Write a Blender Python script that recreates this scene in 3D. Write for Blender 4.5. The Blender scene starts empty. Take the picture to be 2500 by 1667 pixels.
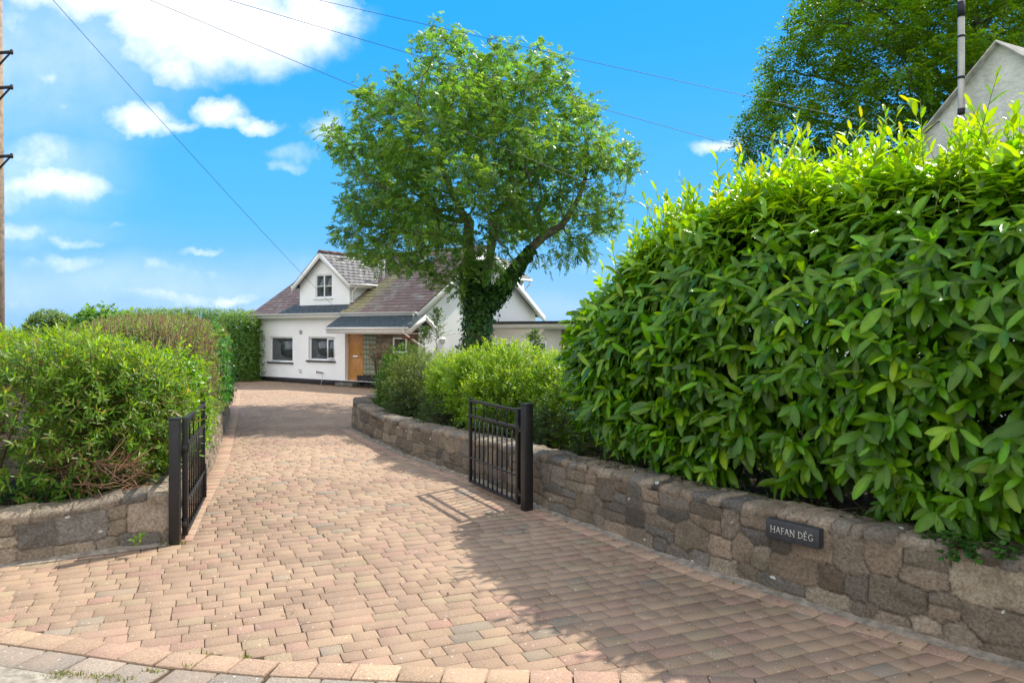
import bpy, math, random
import numpy as np
from mathutils import Vector, Matrix

S = bpy.context.scene
C = S.collection
rad = math.radians
rng = np.random.default_rng(7)
random.seed(7)

# ------------------------------------------------------------------ camera
EYE = 2.0
FPX, CX, HY = 1800.0, 1250.0, 805.0        # focal length, centre and horizon in photograph pixels
cam = bpy.data.cameras.new("camera")
cam.sensor_width = 36.0
cam.lens = FPX / 2500.0 * 36.0
cam.shift_y = -(833.5 - HY) / 2500.0
cam.clip_end = 9000
camo = bpy.data.objects.new("camera", cam)
C.objects.link(camo)
camo.location = (0, 0, EYE)
camo.rotation_euler = (rad(90), 0, 0)
S.camera = camo


def at(px, py, d):
    """photograph pixel at distance d -> world point"""
    return Vector(((px - CX) / FPX * d, d, EYE - (py - HY) / FPX * d))


# ------------------------------------------------------------------ light
SUN_AZ, SUN_EL = rad(44.0), rad(51.5)
S.view_settings.view_transform = 'Standard'
S.view_settings.look = 'None'
S.view_settings.gamma = 1
S.view_settings.exposure = 0.95
S.cycles.max_bounces = 8
S.cycles.diffuse_bounces = 4
S.cycles.transmission_bounces = 5
S.cycles.transparent_max_bounces = 6

sl = bpy.data.lights.new("sun", 'SUN')
sl.energy = 3.6
sl.angle = rad(0.55)
sl.color = (1.0, 0.94, 0.84)
so = bpy.data.objects.new("sun", sl)
C.objects.link(so)
sdir = Vector((math.sin(SUN_AZ) * math.cos(SUN_EL), math.cos(SUN_AZ) * math.cos(SUN_EL), math.sin(SUN_EL)))
so.rotation_euler = sdir.to_track_quat('Z', 'Y').to_euler()
so.location = sdir * 60


class NT:
    def __init__(s, tree):
        s.t = tree
        s.n = tree.nodes
        s.l = tree.links

    def add(s, kind, **kw):
        n = s.n.new(kind)
        for k, v in kw.items():
            setattr(n, k, v)
        return n

    def put(s, sock, v):
        if isinstance(v, bpy.types.NodeSocket):
            s.l.new(v, sock)
        elif v is not None:
            sock.default_value = v

    def math(s, op, a, b=None, c=None, clamp=False):
        n = s.add('ShaderNodeMath', operation=op, use_clamp=clamp)
        for i, v in enumerate((a, b, c)):
            if v is not None:
                s.put(n.inputs[i], v)
        return n.outputs[0]

    def vmath(s, op, a, b=None):
        n = s.add('ShaderNodeVectorMath', operation=op)
        s.put(n.inputs[0], a)
        if b is not None:
            s.put(n.inputs[1], b)
        return n.outputs['Value'] if op in ('LENGTH', 'DOT_PRODUCT') else n.outputs[0]

    def mix(s, f, a, b, blend='MIX'):
        n = s.add('ShaderNodeMix', data_type='RGBA', blend_type=blend)
        s.put(n.inputs[0], f)
        s.put(n.inputs[6], a if not isinstance(a, tuple) else (*a[:3], 1))
        s.put(n.inputs[7], b if not isinstance(b, tuple) else (*b[:3], 1))
        return n.outputs[2]

    def noise(s, vec=None, scale=5.0, detail=4.0, rough=0.55, dist=0.0):
        n = s.add('ShaderNodeTexNoise')
        n.inputs['Scale'].default_value = scale
        n.inputs['Detail'].default_value = detail
        n.inputs['Roughness'].default_value = rough
        n.inputs['Distortion'].default_value = dist
        if vec is not None:
            s.l.new(vec, n.inputs['Vector'])
        return n.outputs['Fac']

    def ramp(s, f, lo, hi, a=0.0, b=1.0):
        n = s.add('ShaderNodeMapRange', interpolation_type='SMOOTHSTEP')
        s.put(n.inputs[0], f)
        n.inputs[1].default_value = lo
        n.inputs[2].default_value = hi
        n.inputs[3].default_value = a
        n.inputs[4].default_value = b
        return n.outputs[0]


W = bpy.data.worlds.new("World")
S.world = W
W.use_nodes = True
w = NT(W.node_tree)
w.n.clear()
bg = w.add('ShaderNodeBackground')
bg.inputs['Strength'].default_value = 0.12
wo = w.add('ShaderNodeOutputWorld')
w.l.new(bg.outputs[0], wo.inputs[0])
sky = w.add('ShaderNodeTexSky', sky_type='NISHITA')
sky.sun_disc = False
sky.sun_elevation = SUN_EL
sky.sun_rotation = SUN_AZ
sky.air_density = 1.0
sky.dust_density = 0.35
sky.ozone_density = 2.2
tc = w.add('ShaderNodeTexCoord')
dirv = tc.outputs['Generated']
sep = w.add('ShaderNodeSeparateXYZ')
w.l.new(dirv, sep.inputs[0])
yy = w.math('MAXIMUM', sep.outputs[1], 0.05)
cmb = w.add('ShaderNodeCombineXYZ')
w.l.new(w.math('DIVIDE', sep.outputs[0], yy), cmb.inputs[0])
w.l.new(w.math('DIVIDE', sep.outputs[2], yy), cmb.inputs[1])
pv = cmb.outputs[0]
# the deep azure of the sky: nishita's own brightness, pulled towards saturated blue with height
el = w.math('MAXIMUM', sep.outputs[2], 0.0)
low = w.mix(w.ramp(el, 0.02, 0.16), (1.15, 2.62, 4.8), (0.42, 2.45, 5.0))
azure = w.mix(w.ramp(el, 0.10, 0.40), low, (0.05, 1.98, 5.2))
skyc = w.mix(0.94, sky.outputs[0], azure)
# cumulus seen in front: soft clumps in direction space, torn by noise
n1 = w.noise(pv, 5.5, 7.0, 0.58, 0.3)
n2 = w.noise(pv, 17.0, 5.0, 0.6)
CL = [  # px, py, half width, half height, weight
    (560, 60, 330, 130, 1.25), (420, 40, 200, 110, 1.2), (760, 20, 130, 120, 1.2), (330, -60, 420, 120, 1.2),
    (700, 120, 90, 70, .8), (430, 150, 90, 60, .75),
    (120, 130, 190, 150, .55), (60, 60, 150, 170, .5), (110, 190, 90, 40, .62), (180, 250, 60, 45, .40),
    (340, 285, 125, 44, .82), (425, 300, 80, 20, .70), (300, 300, 50, 40, .5),
    (545, 262, 85, 46, .84), (650, 305, 80, 24, .68), (600, 290, 60, 30, .7),
    (800, 310, 55, 55, .75), (740, 385, 80, 40, .40), (720, 420, 60, 20, .45),
    (60, 370, 170, 80, .52), (120, 455, 250, 46, .72), (20, 460, 160, 70, .66),
    (40, 560, 120, 34, .60), (190, 585, 130, 20, .5), (290, 545, 60, 16, .35),
    (200, 645, 420, 36, .42), (420, 715, 420, 30, .40), (560, 715, 60, 20, .62), (40, 720, 260, 40, .38), (480, 600, 80, 12, .38),
    (1760, 342, 95, 22, .80), (1300, 640, 300, 30, .3), (2600, 500, 300, 120, .7), (-300, 300, 300, 200, .7)]
wn = w.add('ShaderNodeTexNoise')
wn.inputs['Scale'].default_value = 7.0
wn.inputs['Detail'].default_value = 6.0
wn.inputs['Roughness'].default_value = 0.62
w.l.new(pv, wn.inputs['Vector'])
wv = w.vmath('MULTIPLY', w.vmath('SUBTRACT', wn.outputs['Color'], (.5, .5, .5)), (.13, .085, 0))
pw = w.vmath('ADD', pv, wv)
best = None
for px, py, hw, hh, wt in CL:
    v = w.vmath('SUBTRACT', pw, ((px - CX) / FPX, (HY - py) / FPX, 0))
    v = w.vmath('MULTIPLY', v, (FPX / hw, FPX / hh, 0))
    ln = w.vmath('LENGTH', v)
    b = w.math('MULTIPLY', w.ramp(ln, 0.0, 1.5, 1.0, 0.0), wt)
    best = b if best is None else w.math('MAXIMUM', best, b)
nz = w.math('ADD', w.math('MULTIPLY', w.math('SUBTRACT', n1, 0.5), 1.0), w.math('MULTIPLY', w.math('SUBTRACT', n2, 0.5), 0.85))
dens = w.math('MULTIPLY', w.math('ADD', best, nz), w.ramp(best, 0.02, 0.3))
front = w.ramp(dens, 0.08, 1.15)
veil = None
for px, py, hw, hh, wt in ((40, 120, 420, 260, .50), (40, 420, 300, 130, .36), (250, 690, 800, 80, .26), (1200, 770, 1500, 60, .22), (-100, 560, 420, 60, .25)):
    v = w.vmath('SUBTRACT', pw, ((px - CX) / FPX, (HY - py) / FPX, 0))
    v = w.vmath('MULTIPLY', v, (FPX / hw, FPX / hh, 0))
    b = w.math('MULTIPLY', w.ramp(w.vmath('LENGTH', v), 0.0, 1.4, 1.0, 0.0), wt)
    veil = b if veil is None else w.math('MAXIMUM', veil, b)
veil = w.math('MULTIPLY', veil, w.ramp(n1, .25, .75, .55, 1.0))
front = w.math('MAXIMUM', front, veil)
# bright cloud added as fill light, unseen behind and above the camera
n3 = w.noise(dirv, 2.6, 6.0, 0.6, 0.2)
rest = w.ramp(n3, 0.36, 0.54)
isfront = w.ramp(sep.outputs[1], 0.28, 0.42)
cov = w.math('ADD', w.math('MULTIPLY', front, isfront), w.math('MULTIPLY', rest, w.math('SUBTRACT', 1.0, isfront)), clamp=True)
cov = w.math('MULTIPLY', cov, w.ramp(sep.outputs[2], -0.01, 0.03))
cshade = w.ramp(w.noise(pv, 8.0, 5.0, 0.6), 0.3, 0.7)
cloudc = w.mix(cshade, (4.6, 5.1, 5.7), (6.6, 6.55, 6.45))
cloudc = w.mix(isfront, (7.9, 7.7, 7.5), cloudc)  # the added out-of-view cloud is set brighter to fill shaded surfaces
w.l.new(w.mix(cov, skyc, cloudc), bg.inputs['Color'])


# ------------------------------------------------------------------ numpy noise
def _hash(ix, iy, iz):
    h = (ix.astype(np.int64) * 374761393 + iy.astype(np.int64) * 668265263 + iz.astype(np.int64) * 2147483647) & 0xFFFFFFFF
    h = ((h ^ (h >> 13)) * 1274126177) & 0xFFFFFFFF
    h = (h ^ (h >> 16)) & 0xFFFFFF
    return h / float(0xFFFFFF)


def vnoise(P):
    P = np.asarray(P, float)
    i = np.floor(P).astype(np.int64)
    f = P - i
    f = f * f * (3 - 2 * f)
    r = 0
    for dx in (0, 1):
        for dy in (0, 1):
            for dz in (0, 1):
                wgt = (f[..., 0] if dx else 1 - f[..., 0]) * (f[..., 1] if dy else 1 - f[..., 1]) * (f[..., 2] if dz else 1 - f[..., 2])
                r = r + wgt * _hash(i[..., 0] + dx, i[..., 1] + dy, i[..., 2] + dz)
    return r


def fbm(P, o=4):
    P = np.asarray(P, float)
    r, a, t = 0, 0.5, 0
    for k in range(o):
        r = r + a * vnoise(P * 2 ** k + 17.3 * k)
        t += a
        a *= .5
    return r / t


def norm(v):
    return v / np.maximum(np.linalg.norm(v, axis=-1, keepdims=True), 1e-9)


# ------------------------------------------------------------------ mesh helpers
def raw_mesh(name, V, faces, mat=None, parent=None, tint=None, smooth=False, loc=None):
    """V (n,3); faces: list of index lists, or an int array (m,k)"""
    me = bpy.data.meshes.new(name)
    V = np.asarray(V, dtype=np.float32)
    me.vertices.add(len(V))
    me.vertices.foreach_set('co', V.ravel())
    if isinstance(faces, np.ndarray):
        m, k = faces.shape
        idx = faces.ravel().astype(np.int32)
        starts = (np.arange(m) * k).astype(np.int32)
        tot = np.full(m, k, np.int32)
    else:
        tot = np.array([len(f) for f in faces], np.int32)
        idx = np.array([i for f in faces for i in f], np.int32)
        starts = (np.cumsum(tot) - tot).astype(np.int32)
    me.loops.add(len(idx))
    me.loops.foreach_set('vertex_index', idx)
    me.polygons.add(len(tot))
    me.polygons.foreach_set('loop_start', starts)
    me.polygons.foreach_set('loop_total', tot)
    if smooth:
        me.polygons.foreach_set('use_smooth', np.ones(len(tot), bool))
    me.update(calc_edges=True)
    if tint is not None:
        a = me.color_attributes.new('tint', 'FLOAT_COLOR', 'POINT')
        col = np.ones((len(V), 4), np.float32)
        col[:, :tint.shape[1]] = tint
        a.data.foreach_set('color', col.ravel())
    me.validate()
    o = bpy.data.objects.new(name, me)
    C.objects.link(o)
    if mat:
        me.materials.append(mat)
    if parent:
        o.parent = parent
    if loc is not None:
        o.location = loc
    return o


class MB:
    """collects simple closed shapes and links them as one mesh object"""

    def __init__(s):
        s.v, s.f = [], []

    def poly(s, pts, faces):
        b = len(s.v)
        s.v += [tuple(p) for p in pts]
        s.f += [[b + i for i in f] for f in faces]
        return s

    def box(s, x0, x1, y0, y1, z0, z1):
        p = [(x0, y0, z0), (x1, y0, z0), (x1, y1, z0), (x0, y1, z0), (x0, y0, z1), (x1, y0, z1), (x1, y1, z1), (x0, y1, z1)]
        return s.poly(p, [(3, 2, 1, 0), (4, 5, 6, 7), (0, 1, 5, 4), (1, 2, 6, 5), (2, 3, 7, 6), (3, 0, 4, 7)])

    def bar(s, a, b, wd, ht, up=(0, 0, 1)):
        a, b, up = Vector(a), Vector(b), Vector(up)
        d = (b - a).normalized()
        sd = d.cross(up)
        if sd.length < 1e-4:
            sd = d.cross(Vector((1, 0, 0)))
        sd.normalize()
        u2 = sd.cross(d)
        p = []
        for c in (a, b):
            for i, j in ((-1, -1), (1, -1), (1, 1), (-1, 1)):
                p.append(c + sd * i * wd / 2 + u2 * j * ht / 2)
        return s.poly(p, [(3, 2, 1, 0), (4, 5, 6, 7), (0, 1, 5, 4), (1, 2, 6, 5), (2, 3, 7, 6), (3, 0, 4, 7)])

    def prism(s, pts, d):
        n = len(pts)
        d = Vector(d)
        p = [Vector(q) for q in pts]
        allp = p + [q + d for q in p]
        return s.poly(allp, [list(range(n))[::-1], [n + i for i in range(n)]] + [(i, (i + 1) % n, n + (i + 1) % n, n + i) for i in range(n)])

    def tube(s, pts, r, seg=8):
        pts = [Vector(p) for p in pts]
        rs = r if isinstance(r, (list, tuple)) else [r] * len(pts)
        b = len(s.v)
        d0 = (pts[1] - pts[0]).normalized()
        ref = Vector((0, 0, 1)) if abs(d0.z) < .9 else Vector((1, 0, 0))
        for i, p in enumerate(pts):
            d = (pts[min(i + 1, len(pts) - 1)] - pts[max(i - 1, 0)]).normalized()
            sd = d.cross(ref).normalized()
            u2 = sd.cross(d)
            for k in range(seg):
                a = 2 * math.pi * k / seg
                s.v.append(tuple(p + (sd * math.cos(a) + u2 * math.sin(a)) * rs[i]))
        for i in range(len(pts) - 1):
            for k in range(seg):
                k2 = (k + 1) % seg
                s.f.append([b + i * seg + k, b + i * seg + k2, b + (i + 1) * seg + k2, b + (i + 1) * seg + k])
        s.f.append([b + k for k in range(seg)][::-1])
        s.f.append([b + (len(pts) - 1) * seg + k for k in range(seg)])
        return s

    def build(s, name, mat, parent=None, bevel=0.0, smooth=False, tint=None):
        o = raw_mesh(name, np.array(s.v), s.f, mat, parent, smooth=smooth, tint=tint)
        import bmesh
        bm = bmesh.new()
        bm.from_mesh(o.data)
        bmesh.ops.recalc_face_normals(bm, faces=bm.faces)
        bm.to_mesh(o.data)
        bm.free()
        if bevel:
            m = o.modifiers.new('bevel', 'BEVEL')
            m.width = bevel
            m.segments = 2
            m.limit_method = 'ANGLE'
        return o


def tag(o, label=None, cat=None, group=None, kind=None):
    for k, v in (('label', label), ('category', cat), ('group', group), ('kind', kind)):
        if v:
            o[k] = v
    return o


def empty(name, loc=(0, 0, 0), rz=0.0):
    o = bpy.data.objects.new(name, None)
    C.objects.link(o)
    o.location = loc
    o.rotation_euler = (0, 0, rz)
    o.empty_display_size = .3
    return o


# ------------------------------------------------------------------ materials
def pmat(name, col=(.5, .5, .5), rough=.7, spec=.35, metal=0.0, var=0.0, vscale=6.0, bump=0.0, bscale=40.0, attr=False,
         spots=None, coat=0.0, stain=None):
    m = bpy.data.materials.new(name)
    m.use_nodes = True
    t = NT(m.node_tree)
    b = t.n['Principled BSDF']
    b.inputs['Roughness'].default_value = rough
    b.inputs['Specular IOR Level'].default_value = spec
    b.inputs['Metallic'].default_value = metal
    if coat:
        b.inputs['Coat Weight'].default_value = coat
    tcn = t.add('ShaderNodeTexCoord').outputs['Object']
    if attr:
        a = t.add('ShaderNodeAttribute', attribute_name='tint')
        c = a.outputs['Color']
    else:
        c = (*col, 1)
    if var:
        n = t.noise(tcn, vscale, 5, .6)
        f = t.ramp(n, .25, .75, 1 - var, 1 + var)
        cc = t.add('ShaderNodeVectorMath', operation='SCALE')
        if attr:
            t.l.new(c, cc.inputs[0])
        else:
            cc.inputs[0].default_value = col
        t.l.new(f, cc.inputs['Scale'])
        c = cc.outputs[0]
    if stain:
        scol, ssc, lo, hi, amt = stain
        f = t.math('MULTIPLY', t.ramp(t.noise(tcn, ssc, 6, .62), lo, hi), amt)
        c = t.mix(f, c, scol)
    if spots:
        scol, ssc, lo, hi = spots
        vo = t.add('ShaderNodeTexVoronoi')
        vo.inputs['Scale'].default_value = ssc
        vv = t.add('ShaderNodeVectorMath', operation='ADD')
        t.l.new(tcn, vv.inputs[0])
        nn = t.add('ShaderNodeTexNoise')
        nn.inputs['Scale'].default_value = ssc * 1.5
        t.l.new(tcn, nn.inputs['Vector'])
        sc = t.add('ShaderNodeVectorMath', operation='SCALE')
        t.l.new(nn.outputs['Color'], sc.inputs[0])
        sc.inputs['Scale'].default_value = .6 / ssc
        t.l.new(sc.outputs[0], vv.inputs[1])
        t.l.new(vv.outputs[0], vo.inputs['Vector'])
        sepc = t.add('ShaderNodeSeparateXYZ')
        t.l.new(vo.outputs['Color'], sepc.inputs[0])
        pick = t.math('GREATER_THAN', sepc.outputs[0], hi)
        size = t.math('MULTIPLY', sepc.outputs[1], lo)
        f = t.math('MULTIPLY', t.math('LESS_THAN', vo.outputs['Distance'], size), pick)
        c = t.mix(t.math('MULTIPLY', f, .85), c, scol)
    t.put(b.inputs['Base Color'], c)
    if bump:
        bn = t.add('ShaderNodeBump')
        bn.inputs['Strength'].default_value = 1.0
        bn.inputs['Distance'].default_value = bump
        t.l.new(t.noise(tcn, bscale, 5, .65), bn.inputs['Height'])
        t.l.new(bn.outputs[0], b.inputs['Normal'])
    return m


def leafmat(name, rough=.4, spec=.5, trans=.4, tcol=(1.5, 1.6, .5), var=.15, vein=False):
    m = bpy.data.materials.new(name)
    m.use_nodes = True
    t = NT(m.node_tree)
    b = t.n['Principled BSDF']
    out = t.n['Material Output']
    b.inputs['Roughness'].default_value = rough
    b.inputs['Specular IOR Level'].default_value = spec
    a = t.add('ShaderNodeAttribute', attribute_name='tint').outputs['Color']
    tcn = t.add('ShaderNodeTexCoord').outputs['Object']
    f = t.ramp(t.noise(tcn, 9.0, 3), .3, .7, 1 - var, 1 + var)
    sc = t.add('ShaderNodeVectorMath', operation='SCALE')
    t.l.new(a, sc.inputs[0])
    t.l.new(f, sc.inputs['Scale'])
    col = sc.outputs[0]
    t.l.new(col, b.inputs['Base Color'])
    tr = t.add('ShaderNodeBsdfTranslucent')
    mu = t.vmath('MULTIPLY', col, tcol)
    t.l.new(mu, tr.inputs['Color'])
    mx = t.add('ShaderNodeMixShader')
    mx.inputs[0].default_value = trans
    t.l.new(b.outputs[0], mx.inputs[1])
    t.l.new(tr.outputs[0], mx.inputs[2])
    t.l.new(mx.outputs[0], out.inputs['Surface'])
    if vein:
        bn = t.add('ShaderNodeBump')
        bn.inputs['Distance'].default_value = .004
        t.l.new(t.noise(tcn, 60, 3), bn.inputs['Height'])
        t.l.new(bn.outputs[0], b.inputs['Normal'])
    return m


M = {}
M['soil'] = pmat('soil', (.038, .027, .018), .95, .1, var=.5, vscale=3, bump=.03, bscale=25)
M['grass'] = pmat('grass field', (.07, .115, .03), .9, .1, var=.45, vscale=.6, bump=.05, bscale=8)
M['joint'] = pmat('joint sand', (.07, .048, .032), .95, .1, var=.4, vscale=5, stain=((.06, .075, .02), 2.3, .55, .7, .7))
M['paver'] = pmat('paving block', rough=.85, spec=.25, attr=True, var=.42, vscale=110, bump=.004, bscale=130,
                  stain=((.40, .28, .185), 1.1, .38, .70, .55), spots=((.66, .62, .54), 42.0, .26, .84))
M['road'] = pmat('road surface', (.31, .275, .22), .9, .2, var=.35, vscale=14, bump=.012, bscale=45,
                 stain=((.17, .15, .12), 3.0, .5, .62, .8))
M['stone'] = pmat('wall stone', rough=.9, spec=.2, attr=True, var=.36, vscale=48, bump=.012, bscale=60,
                  stain=((.085, .070, .045), 3.4, .46, .72, .6), spots=((.50, .50, .45), 9.0, .22, .80))
M['mortar'] = pmat('old mortar', (.25, .215, .17), .95, .1, var=.4, vscale=14, bump=.012, bscale=50)
M['render'] = pmat('white render', (.92, .915, .91), .85, .2, var=.03, vscale=1.5, bump=.006, bscale=9, stain=((.74, .73, .69), 1.3, .55, .80, .5))
M['whitepaint'] = pmat('white paint', (.82, .81, .79), .45, .4, var=.03)
M['cream'] = pmat('cream render', (.74, .69, .62), .85, .2, var=.05, vscale=2)
M['upvc'] = pmat('white frame plastic', (.82, .83, .84), .3, .5)
M['plinth'] = pmat('dark plinth', (.045, .04, .042), .8, .2, var=.3, vscale=8)
M['slatebody'] = pmat('roof deck', (.06, .055, .055), .9, .1)
M['slate'] = pmat('roof slate', rough=.62, spec=.35, attr=True, var=.22, vscale=7, bump=.004, bscale=30)
M['sill'] = pmat('dark sill', (.06, .045, .04), .7, .3, var=.2)
M['glass'] = pmat('window glass', (.035, .048, .055), .03, .9)
M['wood'] = pmat('oak door', (.46, .21, .055), .42, .4, var=.16, vscale=3)
M['darkwood'] = pmat('dark wood', (.16, .07, .035), .5, .3, var=.2)
M['chrome'] = pmat('brushed steel', (.6, .6, .6), .3, .5, metal=1.0)
M['grey'] = pmat('grey plastic', (.42, .43, .44), .5, .4)
M['black'] = pmat('black gate paint', (.012, .011, .012), .42, .45, var=.4, vscale=12, bump=.002, bscale=80, stain=((.07, .045, .03), 5, .60, .74, .5))
M['felt'] = pmat('roof felt', (.05, .05, .052), .85, .2, var=.2)
M['fascia'] = pmat('pale fascia', (.62, .58, .52), .6, .3)
M['bark'] = pmat('bark', (.21, .18, .14), .95, .1, var=.45, vscale=9, bump=.02, bscale=28)
M['beechbark'] = pmat('beech bark', (.11, .10, .085), .9, .1, var=.4, vscale=5, bump=.01, bscale=20)
M['twig'] = pmat('twig', rough=.85, spec=.2, attr=True, var=.3, vscale=20)
M['wood_pole'] = pmat('weathered pole', (.30, .23, .17), .9, .15, var=.35, vscale=10, bump=.006, bscale=40)
M['iron'] = pmat('dark iron', (.05, .045, .05), .6, .3, metal=.5)
M['mast'] = pmat('weathered alloy', (.40, .39, .35), .5, .4, metal=.25, var=.2, vscale=3, stain=((.2, .2, .13), 2, .5, .7, .5))
M['rubber'] = pmat('black tape', (.02, .02, .025), .6, .3)
M['wire'] = pmat('cable', (.03, .035, .05), .6, .3)
M['signslate'] = pmat('slate plaque', (.035, .037, .042), .5, .4, var=.25, vscale=14, bump=.001, bscale=60)
M['letter'] = pmat('pale lettering', (.50, .48, .43), .6, .2)
M['oldrender'] = pmat('old limewash', (.64, .66, .61), .95, .1, var=.16, vscale=1.6, bump=.05, bscale=7,
                      stain=((.20, .205, .17), .9, .50, .72, .75), spots=((.16, .12, .10), 1.7, .2, .72))
M['verge'] = pmat('mossy verge', (.40, .39, .35), .95, .1, var=.35, bump=.01, bscale=20)
M['oldtile'] = pmat('old ridge tile', (.13, .085, .07), .9, .1, var=.3)
M['laurel'] = leafmat('laurel leaf', .24, .42, .42, (2.1, 1.8, .3), vein=True)
M['ash'] = leafmat('ash leaf', .38, .42, .48, (1.95, 1.8, .42))
M['beech'] = leafmat('beech leaf', .42, .35, .50, (2.1, 1.9, .35))
M['shrub'] = leafmat('shrub leaf', .40, .35, .50, (1.8, 1.65, .4))
M['ivy'] = leafmat('ivy leaf', .42, .3, .30, (1.4, 1.5, .5))


# ------------------------------------------------------------------ ground
def gz(x, y):
    """the drive falls 0.1 m towards the house"""
    t = np.clip((np.asarray(y, float) - 12) / 13, 0, 1)
    return -0.1 * t * t * (3 - 2 * t)


def sheet(name, poly, z, mat, dens=None):
    import bmesh
    bm = bmesh.new()
    f = bm.faces.new([bm.verts.new((x, y, z)) for x, y in poly])
    bmesh.ops.triangulate(bm, faces=[f])
    if f.is_valid and f.normal.z < 0:
        pass
    bm.normal_update()
    for ff in bm.faces:
        if ff.normal.z < 0:
            ff.normal_flip()
    me = bpy.data.meshes.new(name)
    bm.to_mesh(me)
    bm.free()
    o = bpy.data.objects.new(name, me)
    C.objects.link(o)
    me.materials.append(mat)
    return o


g = raw_mesh('ground', [(-4000, -400, -.22), (4000, -400, -.22), (4000, 6000, -.22), (-4000, 6000, -.22)], [(0, 1, 2, 3)], M['grass'])
tag(g, kind='structure')

# drive outline
WALL_R = [(4.6, 2.1), (3.75, 3.35), (3.04, 4.38), (2.45, 5.03), (1.68, 6.02), (.46, 8.05), (-.42, 9.75), (-1.61, 11.58), (-2.62, 13.6), (-3.26, 15.0),
          (-3.36, 15.45), (-3.2, 15.85), (-2.75, 16.1), (-2.0, 16.3)]
EDGE_L = [(-3.22, 6.92), (-3.62, 8.2), (-4.02, 9.6), (-4.35, 10.7), (-5.10, 12.9), (-6.9, 18.0), (-9.6, 25.5), (-11.2, 29.0)]
FRONT = [at(px, py, EYE * FPX / (py - HY)) for px, py in ((0, 1529), (204, 1557), (434, 1590), (663, 1610), (918, 1620), (1200, 1631))]
FRONT = [(p.x, p.y) for p in FRONT]
d0 = np.array(FRONT[1]) - np.array(FRONT[0])
FRONT = [tuple(np.array(FRONT[0]) - d0 * 3), ] + FRONT + [(.8, 4.30), (1.9, 4.22), (3.2, 4.1)]
WL = [(-3.3, 6.84), (-4.33, 6.24), (-5.2, 5.75), (-7.5, 4.6)]           # foot of the left roadside wall
drive_poly = [(x, y - .07) for x, y in FRONT] + [(3.6, 3.9)] + WALL_R[2:11] + [(-3.0, 16.0), (-2.0, 17.5), (-1.5, 20), (-1.0, 23.8), (-6, 27), (-11.5, 31.5), (-12.2, 30)] \
    + EDGE_L[::-1] + WL
DP = np.array(drive_poly)


def inside(P, poly):
    x, y = P[:, 0], P[:, 1]
    r = np.zeros(len(P), bool)
    n = len(poly)
    for i in range(n):
        x1, y1 = poly[i]
        x2, y2 = poly[(i + 1) % n]
        c = ((y1 > y) != (y2 > y)) & (x < (x2 - x1) * (y - y1) / (y2 - y1 + 1e-12) + x1)
        r ^= c
    return r


PAL = np.array([(.37, .252, .172), (.345, .236, .164), (.38, .266, .175), (.37, .234, .172), (.335, .228, .158), (.37, .278, .180), (.31, .25, .185), (.375, .225, .165), (.28, .24, .195)])
PALW = np.array([.24, .22, .14, .12, .13, .07, .04, .03, .01])


def blocks(name, ctr, e1, ln, wd, col, top, jit=.0020, mat=None):
    """tumbled paving blocks: octagonal outline, worn chamfered top"""
    n = len(ctr)
    e1 = norm(e1)
    e2 = np.stack([-e1[:, 1], e1[:, 0]], 1)
    c = .007
    oct_ = lambda a, b, k: [(-a + k, -b), (a - k, -b), (a, -b + k), (a, b - k), (a - k, b), (-a + k, b), (-a, b - k), (-a, -b + k)]
    V = np.zeros((n, 24, 3))
    tilt = rng.normal(0, .0025, (n, 2))
    hz = rng.normal(0, .0008, n)
    for ring, (ins, dz) in enumerate(((.0020, 0.0), (.0, -.0025), (.0, -.045))):
        a = ln / 2 - .0024 - ins
        b = wd / 2 - .0022 - ins
        for k in range(8):
            sx = (-1, 1, 1, 1, 1, -1, -1, -1)[k]
            sy = (-1, -1, -1, 1, 1, 1, 1, -1)[k]
            kx = (1, 1, 0, 0, 1, 1, 0, 0)[k]
            px = sx * (a - c * kx)
            py = sy * (b - c * (1 - kx))
            V[:, ring * 8 + k, 0] = px
            V[:, ring * 8 + k, 1] = py
            V[:, ring * 8 + k, 2] = dz
    jt = rng.normal(0, jit, (n, 8, 2))
    for ring in range(3):
        V[:, ring * 8:ring * 8 + 8, :2] += jt
    Z = V[:, :, 2] + (V[:, :, 0] * tilt[:, :1] + V[:, :, 1] * tilt[:, 1:]) + hz[:, None] + top
    X = ctr[:, 0:1] + V[:, :, 0] * e1[:, 0:1] + V[:, :, 1] * e2[:, 0:1]
    Y = ctr[:, 1:2] + V[:, :, 0] * e1[:, 1:2] + V[:, :, 1] * e2[:, 1:2]
    Z = Z + gz(X, Y)
    P = np.stack([X, Y, Z], 2).reshape(-1, 3)
    base = (np.arange(n) * 24)
    faces = []
    f8 = (base[:, None] + np.arange(8)[None]).tolist()
    faces += f8
    for r in (0, 1):
        for k in range(8):
            k2 = (k + 1) % 8
            faces += (base[:, None] + np.array([r * 8 + 8 + k, r * 8 + 8 + k2, r * 8 + k2, r * 8 + k])[None]).tolist()
    tint = np.repeat(col, 24, 0)
    return raw_mesh(name, P, faces, mat or M['paver'], tint=tint)


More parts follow.
